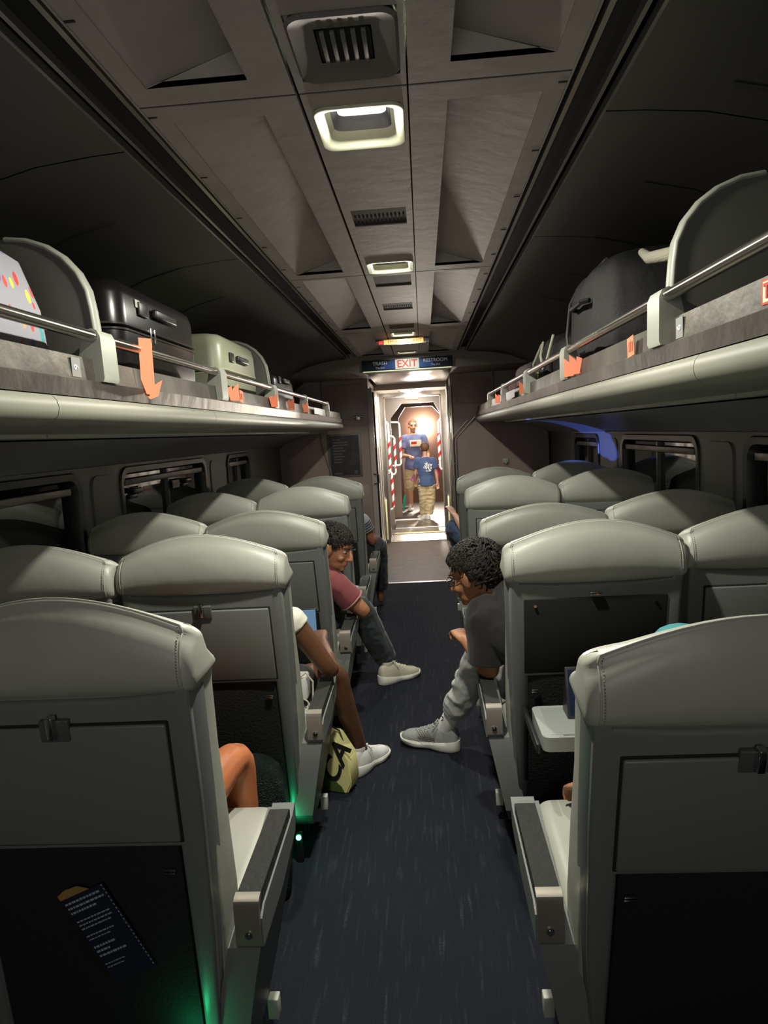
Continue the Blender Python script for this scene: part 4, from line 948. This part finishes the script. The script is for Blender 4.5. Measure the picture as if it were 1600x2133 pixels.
def person(label, J, sk, s=1.0, voxel=.006, hand_curl=.6, shirt=None, trousers=None, sleeve=.45, sleeve_r=.062, leg_end=.88, leg_r=(.088, .066, .052), fold=.004, base=None, hands=(1, 1), shortleg=0, tw=.155, palm=((0, 0, -1), (0, 0, -1)), collar=.72, handdir=(None, None)):
    V3 = {k: Vector(v) for k, v in J.items() if k not in ('face', 'up')}
    root = empty('person', base or (V3['pelvis'].x, V3['pelvis'].y, 0), label=label, cat='person', group=None)
    off = Matrix.Translation(-root.location)
    ax = (V3['shR'] - V3['shL']); hx = (V3['hipR'] - V3['hipL'])
    bd = MB()
    tor = [V3['pelvis'] - Vector((0, 0, .06 * s)), V3['pelvis'], V3['waist'], V3['chest'], (V3['shL'] + V3['shR']) / 2 + Vector((0, 0, .0)), V3['neck']]
    tr = [(.12, .09), (.165, .115), (.135, .095), (tw, .11), (tw * .92, .085), (.055, .055)]
    p, r = smoothpath(tor, [(a * s, b_ * s) for a, b_ in tr], 5); bd.tube(p, r, 24, axis=ax)
    hd, HM = head_parts(V3['head'], J['face'], J.get('up', (0, 0, 1)), s); bd.add(hd.v, hd.f)
    limb(bd, [V3['neck'] - (V3['head'] - V3['neck']) * .3, V3['neck'], V3['head'] + (HM.to_3x3() @ Vector((0, -.03, -.05)))], [.055 * s, .052 * s, .050 * s])
    for q, sd in (('L', -1), ('R', 1)):
        a, e, w_ = V3['sh' + q], V3['el' + q], V3['wr' + q]
        limb(bd, [a, a.lerp(e, .45), e, e.lerp(w_, .35), w_], [.050 * s, .045 * s, .036 * s, .037 * s, .024 * s])
        hdv = handdir[0 if q == 'L' else 1]
        hand(bd, w_, Vector(hdv) if hdv else (w_ - e), Vector(palm[0 if q == 'L' else 1]), s * .95, hand_curl, -sd)
        h, k, an = V3['hip' + q], V3['kn' + q], V3['an' + q]
        limb(bd, [h, h.lerp(k, .5), k, k.lerp(an, .35), an], [.085 * s, .074 * s, .055 * s, .054 * s, .034 * s])
        ft = V3['toe' + q]; limb(bd, [an, an.lerp(ft, .18) - Vector((0, 0, .05 * s)), ft.lerp(an, .5) - Vector((0, 0, .02 * s))], [.034 * s, .030 * s, .014 * s])
    bd = fuse(bd, voxel, 4); build('body', bd.xform(off), sk, root, ang=80)
    if shirt:
        c = MB(); tp = tor[:]; tp[-1] = tor[-2].lerp(tor[-1], collar); tp[0] = tor[1] + (tor[0] - tor[1]) * 1.2
        tr2 = [(.192, .146), (.188, .142), (.156, .120), (tw + .02, .125), (tw * 1.0, .095), (.078, .072)]
        p, r = smoothpath(tp, [(a * s, b_ * s) for a, b_ in tr2], 5); c.tube(p, r, 26, axis=ax)
        for q in 'LR':
            a, e = V3['sh' + q], V3['el' + q]
            if sleeve > 0:
                inn = a.lerp((V3['shL'] + V3['shR']) / 2, .25)
                c.tube(*smoothpath([inn, a, a.lerp(e, sleeve * .5), a.lerp(e, sleeve)], [sleeve_r * s * .95, sleeve_r * s, sleeve_r * s, sleeve_r * s * 1.05], 4), 18); c.sphere(a, sleeve_r * s)
        c = fuse(c, voxel, 4, fold, 8, (1, 1, 1.0)); build('shirt', c.xform(off), shirt, root, ang=80)
    if trousers:
        c = MB(); p, r = smoothpath([V3['pelvis'] - Vector((0, 0, .06 * s)), V3['pelvis'], V3['pelvis'].lerp(V3['waist'], .55)], [(.15 * s, .12 * s), (.178 * s, .128 * s), (.158 * s, .115 * s)], 5); c.tube(p, r, 24, axis=hx if hx.length > .01 else ax)
        for q in 'LR':
            h, k, an = V3['hip' + q], V3['kn' + q], V3['an' + q]
            if shortleg: limb(c, [h, h.lerp(k, .5 * shortleg), h.lerp(k, shortleg)], [.098 * s, .092 * s, .085 * s])
            else: limb(c, [h, h.lerp(k, .5), k, k.lerp(an, .5), k.lerp(an, leg_end)], [leg_r[0] * s * 1.1, leg_r[0] * s, leg_r[1] * s, leg_r[2] * s * 1.1, leg_r[2] * s], ends=False)
            c.sphere(k if not shortleg else h, (leg_r[1] if not shortleg else .095) * s)
        c = fuse(c, voxel, 3, fold * 1.3, 10, (1, 1, 1.6)); build('trousers', c.xform(off), trousers, root, ang=80)
    return root, off, off @ HM, V3
WH = cloth('white_fabric', (.70, .69, .64)); WSOLE = mat('white_rubber', (.66, .66, .6), .45)
# --- man in black T-shirt leaning out of the second right seat
SKB = skin('skin_warm_brown', (.30, .135, .065))
J = dict(pelvis=(.60, 2.56, .56), waist=(.56, 2.60, .68), chest=(.46, 2.65, .82), neck=(.385, 2.70, .885), head=(.298, 2.715, .968), face=(-.88, .45, -.34), up=(-.2, .1, 1),
         shL=(.325, 2.60, .825), shR=(.56, 2.74, .93), elL=(.335, 2.63, .60), wrL=(.255, 2.82, .665), elR=(.62, 2.88, .66), wrR=(.42, 3.0, .66),
         hipL=(.52, 2.62, .54), hipR=(.68, 2.62, .54), knL=(.345, 3.00, .54), knR=(.62, 3.04, .55), anL=(.165, 3.205, .13), anR=(.56, 3.15, .10), toeL=(-.03, 3.29, .03), toeR=(.5, 3.34, .03))
root, off, HM, V3 = person('man in a black T-shirt and light grey trousers leaning from a right seat', J, SKB, shirt=cloth('black_tshirt', (.007, .006, .006)), trousers=cloth('grey_sweat_cloth', (.40, .41, .39)), sleeve=.80, sleeve_r=.078, voxel=.0055, leg_end=.76, leg_r=(.092, .072, .060), fold=.006, hand_curl=.95, tw=.18, collar=.9)
hair(root, HM, mats['blackhair'], 1.05, .020, .05, 1100, .040, 3, .042, -.045); eyes(HM, root)
mb = MB()
for q in (-1, 1):
    mb.tube([(q * .031 + .026 * math.cos(a), .100, .004 + .020 * math.sin(a)) for a in [2 * PI * i / 14 for i in range(15)]], .0022, 6)
    mb.tube([(q * .057, .099, .010), (q * .072, .06, .012), (q * .078, .0, .008)], .0024, 6)
mb.tube([(-.008, .104, .008), (.008, .104, .008)], .0022, 6)
build('glasses', mb.xform(HM), mat('glasses_frame', (.05, .045, .05), .25, .4), root)
GRS = mat('grey_knit_shoe', (.25, .26, .255), .7, bump=(300, .3)); SOCK = cloth('white_sock', (.8, .8, .78))
s_, SM = shoe(root, Vector((.215, 3.185, .0)) - root.location, Vector((-.07, 3.305, .012)) - root.location, GRS, WSOLE, mat('grey_lace', (.3, .31, .3), .7), L=.305)
build('sock', MB().tube([(V3['knL'].lerp(V3['anL'], t)) - root.location for t in (.74, .9, 1.03, 1.12)], [.044, .041, .043, .040], 20), SOCK, root)
mb = MB()
for i in range(5):
    t0 = .118 + i * .014
    mb.tube([(-.0455, t0 - .018, .036), (-.0440, t0 + .004, .050), (-.034, t0 + .026, .063)], .0011, 5)
mb.tube([(-.0462, .10, .052), (-.0462, .14, .045), (-.0455, .19, .038)], .0011, 5).tube([(-.0462, .10, .046), (-.0462, .14, .039), (-.0455, .18, .034)], .0011, 5)
build('side_stripes', mb.xform(SM), mat('bronze_stripe', (.14, .12, .09), .4, .3), s_)
mb = MB()
for q in (-1, 1):
    mb.tube([(-.0395, .055 - .014, .118 + q * .008), (-.0425, .055, .118 + q * .003), (-.0395, .055 + .014, .118 + q * .008)], [.0014, .0026, .0014], 6)
mb.tube([(-.0425, .055, .114), (-.0425, .055, .122)], .002, 6)
build('sock_mark', mb.xform(SM), BLACKP, s_, label='black mark on the sock')
build('cuff', MB().tube([(V3['knL'].lerp(V3['anL'], t)) - root.location for t in (.72, .77, .81)], [.056, .060, .054], 20), bpy.data.materials['grey_sweat_cloth'], root)
shoe(root, Vector((.58, 3.10, .0)) - root.location, Vector((.48, 3.38, .0)) - root.location, GRS, WSOLE, WH, nm='shoe')
# --- man in maroon polo leaning out of the third left seat
SKA = skin('skin_tan', (.36, .16, .085))
J = dict(pelvis=(-.64, 3.56, .56), waist=(-.60, 3.57, .67), chest=(-.53, 3.60, .79), neck=(-.455, 3.61, .865), head=(-.385, 3.60, .962), face=(.88, -.28, -.36), up=(.15, 0, 1),
         shR=(-.405, 3.56, .79), shL=(-.56, 3.76, .84), elR=(-.245, 3.60, .605), wrR=(-.40, 3.78, .64), elL=(-.55, 3.95, .68), wrL=(-.42, 4.0, .66),
         hipR=(-.56, 3.64, .54), hipL=(-.72, 3.64, .54), knR=(-.315, 4.00, .52), knL=(-.62, 4.06, .54), anR=(-.175, 4.20, .12), anL=(-.6, 4.2, .1), toeR=(-.02, 4.30, .03), toeL=(-.58, 4.42, .03))
root, off, HM, V3 = person('dark-haired man in a maroon polo shirt leaning from the third left seat', J, SKA, shirt=cloth('maroon_polo', (.17, .035, .038)), trousers=cloth('dark_teal_jeans', (.022, .032, .034)), sleeve=.62, sleeve_r=.066, voxel=.0055, leg_end=.93, leg_r=(.09, .074, .068), fold=.004)
hair(root, HM, mats['blackhair'], 1.05, .008, .06, 1100, -.01, 5, .035, -.05); eyes(HM, root)
e0 = V3['shR'].lerp(V3['elR'], .62) - root.location; e1 = V3['shR'].lerp(V3['elR'], .645) - root.location
build('sleeve_trim', MB().tube([e0, e1], .0725, 24), cloth('pink_trim', (.45, .20, .19)), root)
BSH = mat('beige_mesh_shoe', (.46, .44, .34), .7, bump=(300, .3))
shoe(root, Vector((-.225, 4.10, 0)) - root.location, Vector((.015, 4.275, 0)) - root.location, BSH, WSOLE, mat('cream_lace', (.6, .58, .46), .7), L=.30)
shoe(root, Vector((-.62, 4.15, 0)) - root.location, Vector((-.58, 4.43, 0)) - root.location, BSH, WSOLE, WH)
# --- person in white sleeveless top, second left seat
SKC = skin('skin_deep_brown', (.115, .050, .024))
J = dict(pelvis=(-.64, 2.60, .55), waist=(-.62, 2.58, .68), chest=(-.585, 2.56, .84), neck=(-.56, 2.57, .97), head=(-.62, 2.66, 1.03), face=(-.2, 1, -.45),
         shR=(-.425, 2.58, .845), shL=(-.75, 2.60, .88), elR=(-.300, 2.64, .625), wrR=(-.36, 2.86, .68), elL=(-.80, 2.75, .68), wrL=(-.66, 2.92, .68),
         hipR=(-.55, 2.66, .54), hipL=(-.72, 2.66, .54), knR=(-.325, 2.88, .52), knL=(-.66, 3.06, .54), anR=(-.245, 3.02, .12), anL=(-.64, 3.16, .10), toeR=(-.14, 3.17, .03), toeL=(-.62, 3.36, .03))
root, off, HM, V3 = person('person in a white sleeveless top with one bare leg in the aisle', J, SKC, s=.95, shirt=cloth('white_dotted_top', (.62, .61, .52)), trousers=cloth('dark_shorts', (.02, .016, .015)), sleeve=.10, sleeve_r=.058, voxel=.006, shortleg=.45, fold=.002, hand_curl=.8)
hair(root, HM, mats['blackhair'], 1.0, .006, .05, 300, -.05, 8, .03, -.08)
WSH = mat('white_leather_shoe', (.66, .66, .64), .4, bump=(60, .1))
shoe(root, Vector((-.275, 2.955, 0)) - root.location, Vector((-.135, 3.20, 0)) - root.location, WSH, WSOLE, WH, L=.275)
shoe(root, Vector((-.66, 3.10, 0)) - root.location, Vector((-.62, 3.37, 0)) - root.location, WSH, WSOLE, WH, L=.275)
# --- bare-legged person in the nearest left seat (mostly hidden by the seat back)
SKD = skin('skin_copper', (.50, .17, .07))
J = dict(pelvis=(-.66, 1.62, .56), waist=(-.66, 1.60, .68), chest=(-.67, 1.60, .80), neck=(-.68, 1.63, .90), head=(-.69, 1.70, .97), face=(-.1, 1, -.4),
         shR=(-.54, 1.62, .83), shL=(-.80, 1.62, .83), elR=(-.55, 1.78, .64), wrR=(-.60, 1.95, .62), elL=(-.80, 1.78, .64), wrL=(-.72, 1.96, .62),
         hipR=(-.60, 1.68, .55), hipL=(-.74, 1.68, .55), knR=(-.492, 1.945, .600), knL=(-.74, 2.02, .54), anR=(-.492, 2.03, .14), anL=(-.72, 2.1, .10), toeR=(-.49, 2.2, .03), toeL=(-.72, 2.28, .03))
root, off, HM, V3 = person('person with a bare coppery leg in the nearest left seat', J, SKD, s=.86, shirt=cloth('dark_top', (.02, .02, .025)), trousers=cloth('dark_short_cloth', (.02, .02, .02)), voxel=.006, shortleg=.4)
hair(root, HM, mats['blackhair'], 1.0, .006, .05, 150, -.03, 9)
# --- child in a teal cap, nearest right seat
J = dict(pelvis=(.68, 1.56, .54), waist=(.68, 1.55, .65), chest=(.69, 1.56, .78), neck=(.695, 1.58, .90), head=(.70, 1.60, .945), face=(0, 1, -.25),
         shL=(.57, 1.57, .83), shR=(.81, 1.57, .83), elL=(.535, 1.66, .64), wrL=(.50, 1.80, .565), elR=(.84, 1.70, .66), wrR=(.78, 1.88, .62),
         hipL=(.62, 1.62, .54), hipR=(.75, 1.62, .54), knL=(.60, 1.92, .54), knR=(.76, 1.92, .54), anL=(.6, 2.0, .16), anR=(.76, 2.0, .16), toeL=(.6, 2.12, .08), toeR=(.76, 2.12, .08))
root, off, HM, V3 = person('child in a teal cap watching a tablet in the nearest right seat', J, SKA, s=.80, shirt=cloth('child_dark_shirt', (.02, .025, .03)), trousers=cloth('child_dark_trousers', (.02, .02, .025)), voxel=.007)
mb = MB(); rings = [[Vector((r * 1.0 * math.cos(2 * PI * i / 28), -.012 + r * 1.2 * math.sin(2 * PI * i / 28), z)) for i in range(28)] for r, z in ((.088, .035), (.090, .06), (.086, .09), (.074, .118), (.052, .138), (.026, .148), (.004, .151))]
mb.loft(rings); mb.prism([(.075 * math.cos(a), .08 + .075 * math.sin(a)) for a in [PI * i / 12 for i in range(13)]], .038, .044, 'xy')
build('cap', mb.xform(HM), cloth('teal_cap', (.02, .20, .22)), root, ang=60)
# --- seated people near the end bulkhead, mostly hidden
NAVY_C = cloth('navy_black_cloth', (.012, .013, .022))
J = dict(pelvis=(-.62, 5.56, .56), waist=(-.60, 5.58, .68), chest=(-.57, 5.62, .80), neck=(-.56, 5.70, .90), head=(-.58, 5.80, .95), face=(-.1, 1, -.5),
         shR=(-.42, 5.64, .84), shL=(-.72, 5.66, .84), elR=(-.345, 5.70, .66), wrR=(-.42, 5.92, .66), elL=(-.78, 5.78, .66), wrL=(-.64, 5.98, .66),
         hipR=(-.52, 5.64, .54), hipL=(-.70, 5.64, .54), knR=(-.335, 5.98, .56), knL=(-.66, 6.04, .54), anR=(-.34, 6.1, .11), anL=(-.62, 6.16, .10), toeR=(-.32, 6.32, .03), toeL=(-.6, 6.36, .03))
root, off, HM, V3 = person('person in dark clothes with striped sleeve in the farthest left aisle seat', J, SKA, shirt=cloth('striped_grey_cloth', (.25, .25, .27)), trousers=NAVY_C, sleeve=.5, voxel=.008, leg_r=(.105, .085, .075))
hair(root, HM, mats['blackhair'], 1.0, .006, .05, 100, -.03, 2)
mb = MB()
for i in range(5):
    t = .06 + i * .10; mb.tube([V3['shR'].lerp(V3['elR'], t) - root.location, V3['shR'].lerp(V3['elR'], t + .035) - root.location], .068, 18)
build('sleeve_stripes', mb, cloth('black_stripe', (.015, .015, .02)), root)
J = dict(pelvis=(.64, 5.56, .56), waist=(.64, 5.56, .68), chest=(.64, 5.58, .82), neck=(.64, 5.60, .93), head=(.64, 5.66, .99), face=(.1, 1, -.4),
         shL=(.49, 5.60, .86), shR=(.79, 5.60, .86), elL=(.42, 5.72, .72), wrL=(.355, 5.80, .83), elR=(.84, 5.75, .68), wrR=(.7, 5.92, .68),
         hipL=(.56, 5.64, .55), hipR=(.74, 5.64, .54), knL=(.36, 5.88, .70), knR=(.70, 6.0, .54), anL=(.44, 6.1, .40), anR=(.68, 6.1, .10), toeL=(.4, 6.28, .33), toeR=(.66, 6.32, .03))
root, off, HM, V3 = person('person in blue jeans in the farthest right aisle seat', J, skin('skin_pale', (.5, .3, .22)), shirt=WH, trousers=cloth('blue_denim', (.03, .055, .12)), voxel=.008, leg_r=(.10, .085, .07))
hair(root, HM, mats['brownhair'], 1.0, .006, .05, 100, -.03, 4)
# --- man standing in the far vestibule
SKH = skin('skin_light', (.55, .30, .19))
J = dict(pelvis=(-.06, 12.9, .93), waist=(-.06, 12.9, 1.07), chest=(-.05, 12.9, 1.31), neck=(-.06, 12.9, 1.52), head=(-.055, 12.9, 1.655), face=(.15, -1, -.1),
         shR=(-.22, 12.9, 1.43), shL=(.12, 12.9, 1.43), elR=(-.275, 12.86, 1.12), wrR=(-.13, 12.68, 1.10), elL=(.20, 12.88, 1.14), wrL=(.20, 12.75, .98),
         hipR=(-.15, 12.9, .88), hipL=(.03, 12.9, .88), knR=(-.17, 12.88, .50), knL=(.05, 12.9, .50), anR=(-.16, 12.95, .15), anL=(.06, 12.95, .15), toeR=(-.18, 12.75, .10), toeL=(.08, 12.75, .10))
J['shR'], J['shL'] = J['shL'], J['shR']; J['elR'], J['elL'] = J['elL'], J['elR']; J['wrR'], J['wrL'] = J['wrL'], J['wrR']
J['hipR'], J['hipL'] = J['hipL'], J['hipR']; J['knR'], J['knL'] = J['knL'], J['knR']; J['anR'], J['anL'] = J['anL'], J['anR']; J['toeR'], J['toeL'] = J['toeL'], J['toeR']
BLT = cloth('slate_blue_tshirt', (.12, .15, .30)); KHK = cloth('khaki_cloth', (.50, .40, .22))
root, off, HM, V3 = person('man in a blue T-shirt with boxed print and khaki shorts, standing far back', J, SKH, shirt=BLT, trousers=KHK, sleeve=.6, sleeve_r=.07, voxel=.007, shortleg=.96, tw=.175, base=(-.06, 12.9, .07), fold=.006, hand_curl=.9)
hair(root, HM, mats['brownhair'], 1.0, .005, .07, 200, .01, 6); eyes(HM, root)
px_ = MB().box(-.105, .105, -.004, 0, -.06, .06, bev=.003).xform(off @ Matrix.Translation((-.02, 12.765, 1.335)))
pr = build('shirt_print', px_, mat('print_white', (.8, .76, .66), .6), root, label='white boxed shirt print')
build('print_field', MB().box(-.09, .09, -.006, -.004, -.045, .045).xform(off @ Matrix.Translation((-.02, 12.765, 1.335))), mat('print_cream', (.75, .68, .5), .6), pr)
build('print_red', MB().box(-.08, .02, -.008, -.006, -.015, .03).xform(off @ Matrix.Translation((-.02, 12.765, 1.335))), RED, pr)
shoe(root, Vector((-.165, 13.0, .0)) - Vector((-.06, 12.9, 0)), Vector((-.19, 12.72, 0)) - Vector((-.06, 12.9, 0)), mat('grey_shoe_far', (.4, .36, .34), .6), WSOLE, WH)
shoe(root, Vector((.06, 13.0, .0)) - Vector((-.06, 12.9, 0)), Vector((.09, 12.72, 0)) - Vector((-.06, 12.9, 0)), mat('grey_shoe_far2', (.4, .36, .34), .6), WSOLE, WH)
# --- boy with his back to the camera
bs = .77
J = dict(pelvis=(.14, 11.5, .70), waist=(.145, 11.5, .80), chest=(.145, 11.5, .97), neck=(.14, 11.51, 1.13), head=(.135, 11.53, 1.26), face=(-.35, 1, -.05),
         shL=(.015, 11.5, 1.055), shR=(.27, 11.5, 1.045), elL=(-.035, 11.52, .86), wrL=(-.045, 11.62, .72), elR=(.315, 11.5, .84), wrR=(.33, 11.49, .68),
         hipL=(.085, 11.5, .66), hipR=(.20, 11.5, .66), knL=(.085, 11.52, .40), knR=(.20, 11.50, .40), anL=(.07, 11.58, .17), anR=(.155, 11.48, .16), toeL=(-.0, 11.75, .12), toeR=(.07, 11.62, .12))
BTS = cloth('navy_blue_tshirt', (.05, .085, .19))
root, off, HM, V3 = person('boy in a navy T-shirt and khaki trousers, seen from behind', J, SKH, s=bs, shirt=BTS, trousers=KHK, sleeve=.58, sleeve_r=.078, voxel=.006, leg_end=.98, leg_r=(.105, .098, .082), base=(.14, 11.5, .075), fold=.007, hand_curl=.4, tw=.17, handdir=(None, (0, .1, -1)))
hair(root, HM, mats['brownhair'], 1.06, .006, .06, 500, -.045, 7, .04, -.07)
mb = MB(); rnd = random.Random(3)
for i in range(46):
    a = rnd.uniform(0, 6.28); q = math.sqrt(rnd.random()); x = .068 * q * math.cos(a); z = .085 * q * math.sin(a)
    mb.tube([(x, 0, z), (x + rnd.uniform(-.014, .014), -.003, z + rnd.uniform(.006, .02)), (x + rnd.uniform(-.02, .02), 0, z + rnd.uniform(.01, .03))], rnd.uniform(.003, .006), 5)
build('back_print', mb.xform(off @ Matrix.Translation((.175, 11.398, .95)) @ Matrix.Rotation(-.05, 4, 'X')), mat('white_print', (.85, .85, .82), .6), root, label='white scribbled back print')
WSF = mat('pale_sneaker', (.75, .70, .66), .5)
for (a, b_) in (((.17, 11.40, 0), (.02, 11.60, 0)), ((.09, 11.52, .0), (-.03, 11.72, .0))):
    shoe(root, Vector(a) - Vector((.14, 11.5, 0)), Vector(b_) - Vector((.14, 11.5, 0)), WSF, WSOLE, WH, L=.23)
build('bright_bag', MB().box(-.02, .02, -.03, .03, 0, .20, bev=.012).xform(Matrix.Translation((.352, 11.62, .78))), mat('magenta_cloth', (.7, .04, .16), .6), label='small magenta bag hanging beside the boy', cat='bag')
build('toy_packet', MB().box(-.045, .045, -.02, .02, 0, .15, bev=.008).xform(Matrix.Translation((-.085, 11.66, .71)) @ Matrix.Rotation(.5, 4, 'Y')), mat('purple_packet', (.22, .06, .36), .5, var=(20, (.65, .15, .3), .45, .6)), label='purple and pink packet held in the boy\'s left hand', cat='packet')
# ------------------------------------------------------------------ small things
# tablet in a stand on the lowered tray table
t = empty('tablet', (.60, 2.03, .6565), label='tablet in a dark folding case standing on the lowered tray', cat='tablet')
Mt = Matrix.Translation((0, .0, 0)) @ Matrix.Rotation(-.22, 4, 'X')
build('tablet_body', MB().box(-.085, .12, -.006, .006, 0, .155, bev=.004).xform(Mt), mat('tablet_edge', (.05, .05, .055), .25, .5), t)
build('screen', MB().box(-.078, .113, -.0075, -.006, .01, .147).xform(Mt), mat('tablet_screen', (.01, .015, .03), .2, emit=(.05, .12, .3), es=.008), t, flat=True)
build('case_flap', MB().prism([(.0, .0), (.075, .0), (.035, .13), (.030, .13)], -.085, .12, 'yz'), BLACKP, t)
# lit phone screen beyond the white top
t = empty('lit_phone', (-.438, 2.96, .685), label='phone with a light blue lit screen beyond the white top', cat='phone')
build('phone_body', MB().box(-.045, .045, 0, .008, 0, .11, bev=.004), BLACKP, t)
build('screen', MB().box(-.041, .041, -.001, 0, .005, .105), mat('phone_screen', (.10, .2, .34), .3, emit=(.35, .6, 1), es=.03), t, flat=True)
# yellow and green tote bag beside the second left seat
t = empty('tote_bag', (-.335, 2.86, 0), .0, label='yellow and green tote bag with black letters beside the second left seat', cat='bag')
Mb = Matrix.Rotation(-.30, 4, 'Z') @ Matrix.Diagonal((.66, .66, .95, 1))
YB = mat('pale_yellow_cloth', (.72, .68, .30), .6); GB = mat('olive_green_cloth', (.06, .10, .02), .6)
prof = [(-.13, .0), (.09, .0), (.125, .05), (.115, .17), (.02, .27), (-.10, .27), (-.14, .1)]
def tote(pts, y0, y1):
    bm = bmesh.new(); vs = [bm.verts.new((x, y0, z)) for x, z in pts]; f = bm.faces.new(vs); r = bmesh.ops.extrude_face_region(bm, geom=[f])
    for g in r['geom']:
        if isinstance(g, bmesh.types.BMVert): g.co.y = y1
    bmesh.ops.recalc_face_normals(bm, faces=bm.faces[:]); bmesh.ops.bevel(bm, geom=bm.edges[:], offset=.008, segments=3, affect='EDGES'); bm.verts.index_update()
    m = MB().add([v.co.copy() for v in bm.verts], [[v.index for v in q.verts] for q in bm.faces]); bm.free(); return m
build('bag_body', tote(prof, -.05, .09).xform(Mb), YB, t)
pan = build('green_panel', tote([(-.134, .0), (.088, .0), (.06, .04), (-.05, .10), (-.139, .15)], -.054, .092).xform(Mb), GB, t, label='dark green lower part')
text('letters', 'CA', .17, mat('ink_black', (.01, .01, .01), .6), Mb @ Matrix.Translation((.030, -.0535, .155)) @ FACE @ Matrix.Rotation(.95, 4, 'Z'), t, bold=.004)
build('bag_strap', MB().tube([(-.05, .02, .26), (-.03, .02, .30), (.03, .02, .28), (.06, .02, .21)], .006, 8).xform(Mb), mat('dark_strap', (.05, .05, .03), .6), t)
# white framed small bag by the nearest-but-one left seat occupant
t = empty('strap_bag', (-.415, 2.66, .50), label='small white bag with pale cords beside the person in white', cat='bag')
build('bag_body', MB().box(-.035, .02, -.03, .05, .0, .10, bev=.012), WSH, t)
build('cords', MB().tube([(-.03, -.03, .08), (.02, -.035, .12), (.045, -.03, .08), (.04, -.03, -.01)], .004, 6).tube([(-.02, -.035, .03), (.02, -.035, .0), (.03, -.03, -.06)], .003, 6), mat('cord_pale', (.55, .5, .42), .6), t)
# dark sequinned bag behind the nearest left seat
t = softbag((-.60, 2.14, .33 + .0), (.34, .16, .20), mat('dark_sequin', (.01, .02, .016), .3, .5, bump=(220, 1.0)), 'dark glittering bag on the floor stack behind the bare leg', 'bag', 'sequin_bag', .02)
t.location = (-.575, 2.19, .0); t['label'] = 'dark glittering cloth bag standing in front of the bare leg'
bpy.context.view_layer.update()
for c in t.children: c.data.transform(Matrix.Scale(2.4, 4, (0, 0, 1)))
# safety card in the pocket behind the nearest left seat
Mc = Matrix.Translation((-.63, 1.345 + PIV[0], PIV[1])) @ Matrix.Rotation(math.radians(5), 4, 'X')
t = empty('safety_card', (-.63, 1.26, .60), label='navy safety card with tiny printed lines in the nearest left seat pocket', cat='card')
Mi = Matrix.Translation((.63, -1.26, -.60)) @ Mc @ Matrix.Translation((.045, -.1475, .22)) @ Matrix.Rotation(-.42, 4, 'Y')
def card(mb): return mb.xform(Mi)
build('card_sheet', card(MB().box(-.052, .052, -.0008, .0008, -.115, .105)), mat('card_navy', (.01, .014, .03), .5), t, flat=True)
build('gold_edge', card(MB().prism([(-.05, .106), (.02, .106), (.0, .122), (-.03, .124), (-.05, .118)], -.0016, .0), mat('card_gold', (.30, .19, .05), .5) if False else None) if False else card(MB().prism([(-.05, .106), (.02, .106), (.0, .122), (-.03, .124), (-.05, .118)], -.0016, .0)), mat('card_gold', (.30, .19, .05), .5), t, flat=True)
mb = MB(); rnd = random.Random(11); z = .095
for L_, h in ((.085, .006), (.09, .006), (.06, .006), (0, .006), (.08, .004), (.085, .004), (.07, .004), (0, .004), (.07, .004), (.05, .003), (0, .005), (.05, .006), (.035, .006), (.065, .006), (0, .006), (.05, .003), (.045, .003)):
    x = -.046
    while x < -.046 + L_ - .004:
        w_ = rnd.uniform(.003, .009); mb.box(x, x + w_, -.0016, -.0009, z - h * .75, z); x += w_ + .0022
    z -= h + .0055
for i in range(22): mb.box(.048, .0498, -.0016, -.0009, .10 - i * .0098, .1045 - i * .0098)
build('printed_lines', card(mb), mat('card_ink', (.32, .34, .38), .6), t, flat=True)
# emergency pull boxes and stickers on the left window
for (y, lb) in ((3.95, 'small white notice with red print on the left window, nearer one'), (4.42, 'small white notice with red print on the left window, farther one')):
    t = empty('window_notice', (-1.515, y, 1.30), label=lb, cat='notice', group='notices on the left window')
    build('sheet', MB().box(-.0, .003, -.06, .06, -.025, .025), mat('notice_white', (.35, .33, .33), .5), t, flat=True)
    mb = MB()
    for i in range(4): mb.box(.003, .0035, -.05 + i * .026, -.034 + i * .026, -.008, .010)
    build('red_print', mb, mat('notice_red', (.4, .04, .04), .5), t, flat=True)
for y in (3.78, 4.62):
    build('window_latch', MB().box(-.02, .03, -.06, .05, -.03, .0, bev=.006).box(-.01, .02, -.10, .0, -.055, -.03, bev=.005).xform(Matrix.Translation((-1.52, y, 1.325))), BLACKP, label='dark latch on the left window, %s the notices' % ('nearer than' if y < 4 else 'beyond'), cat='latch', group='window latches')
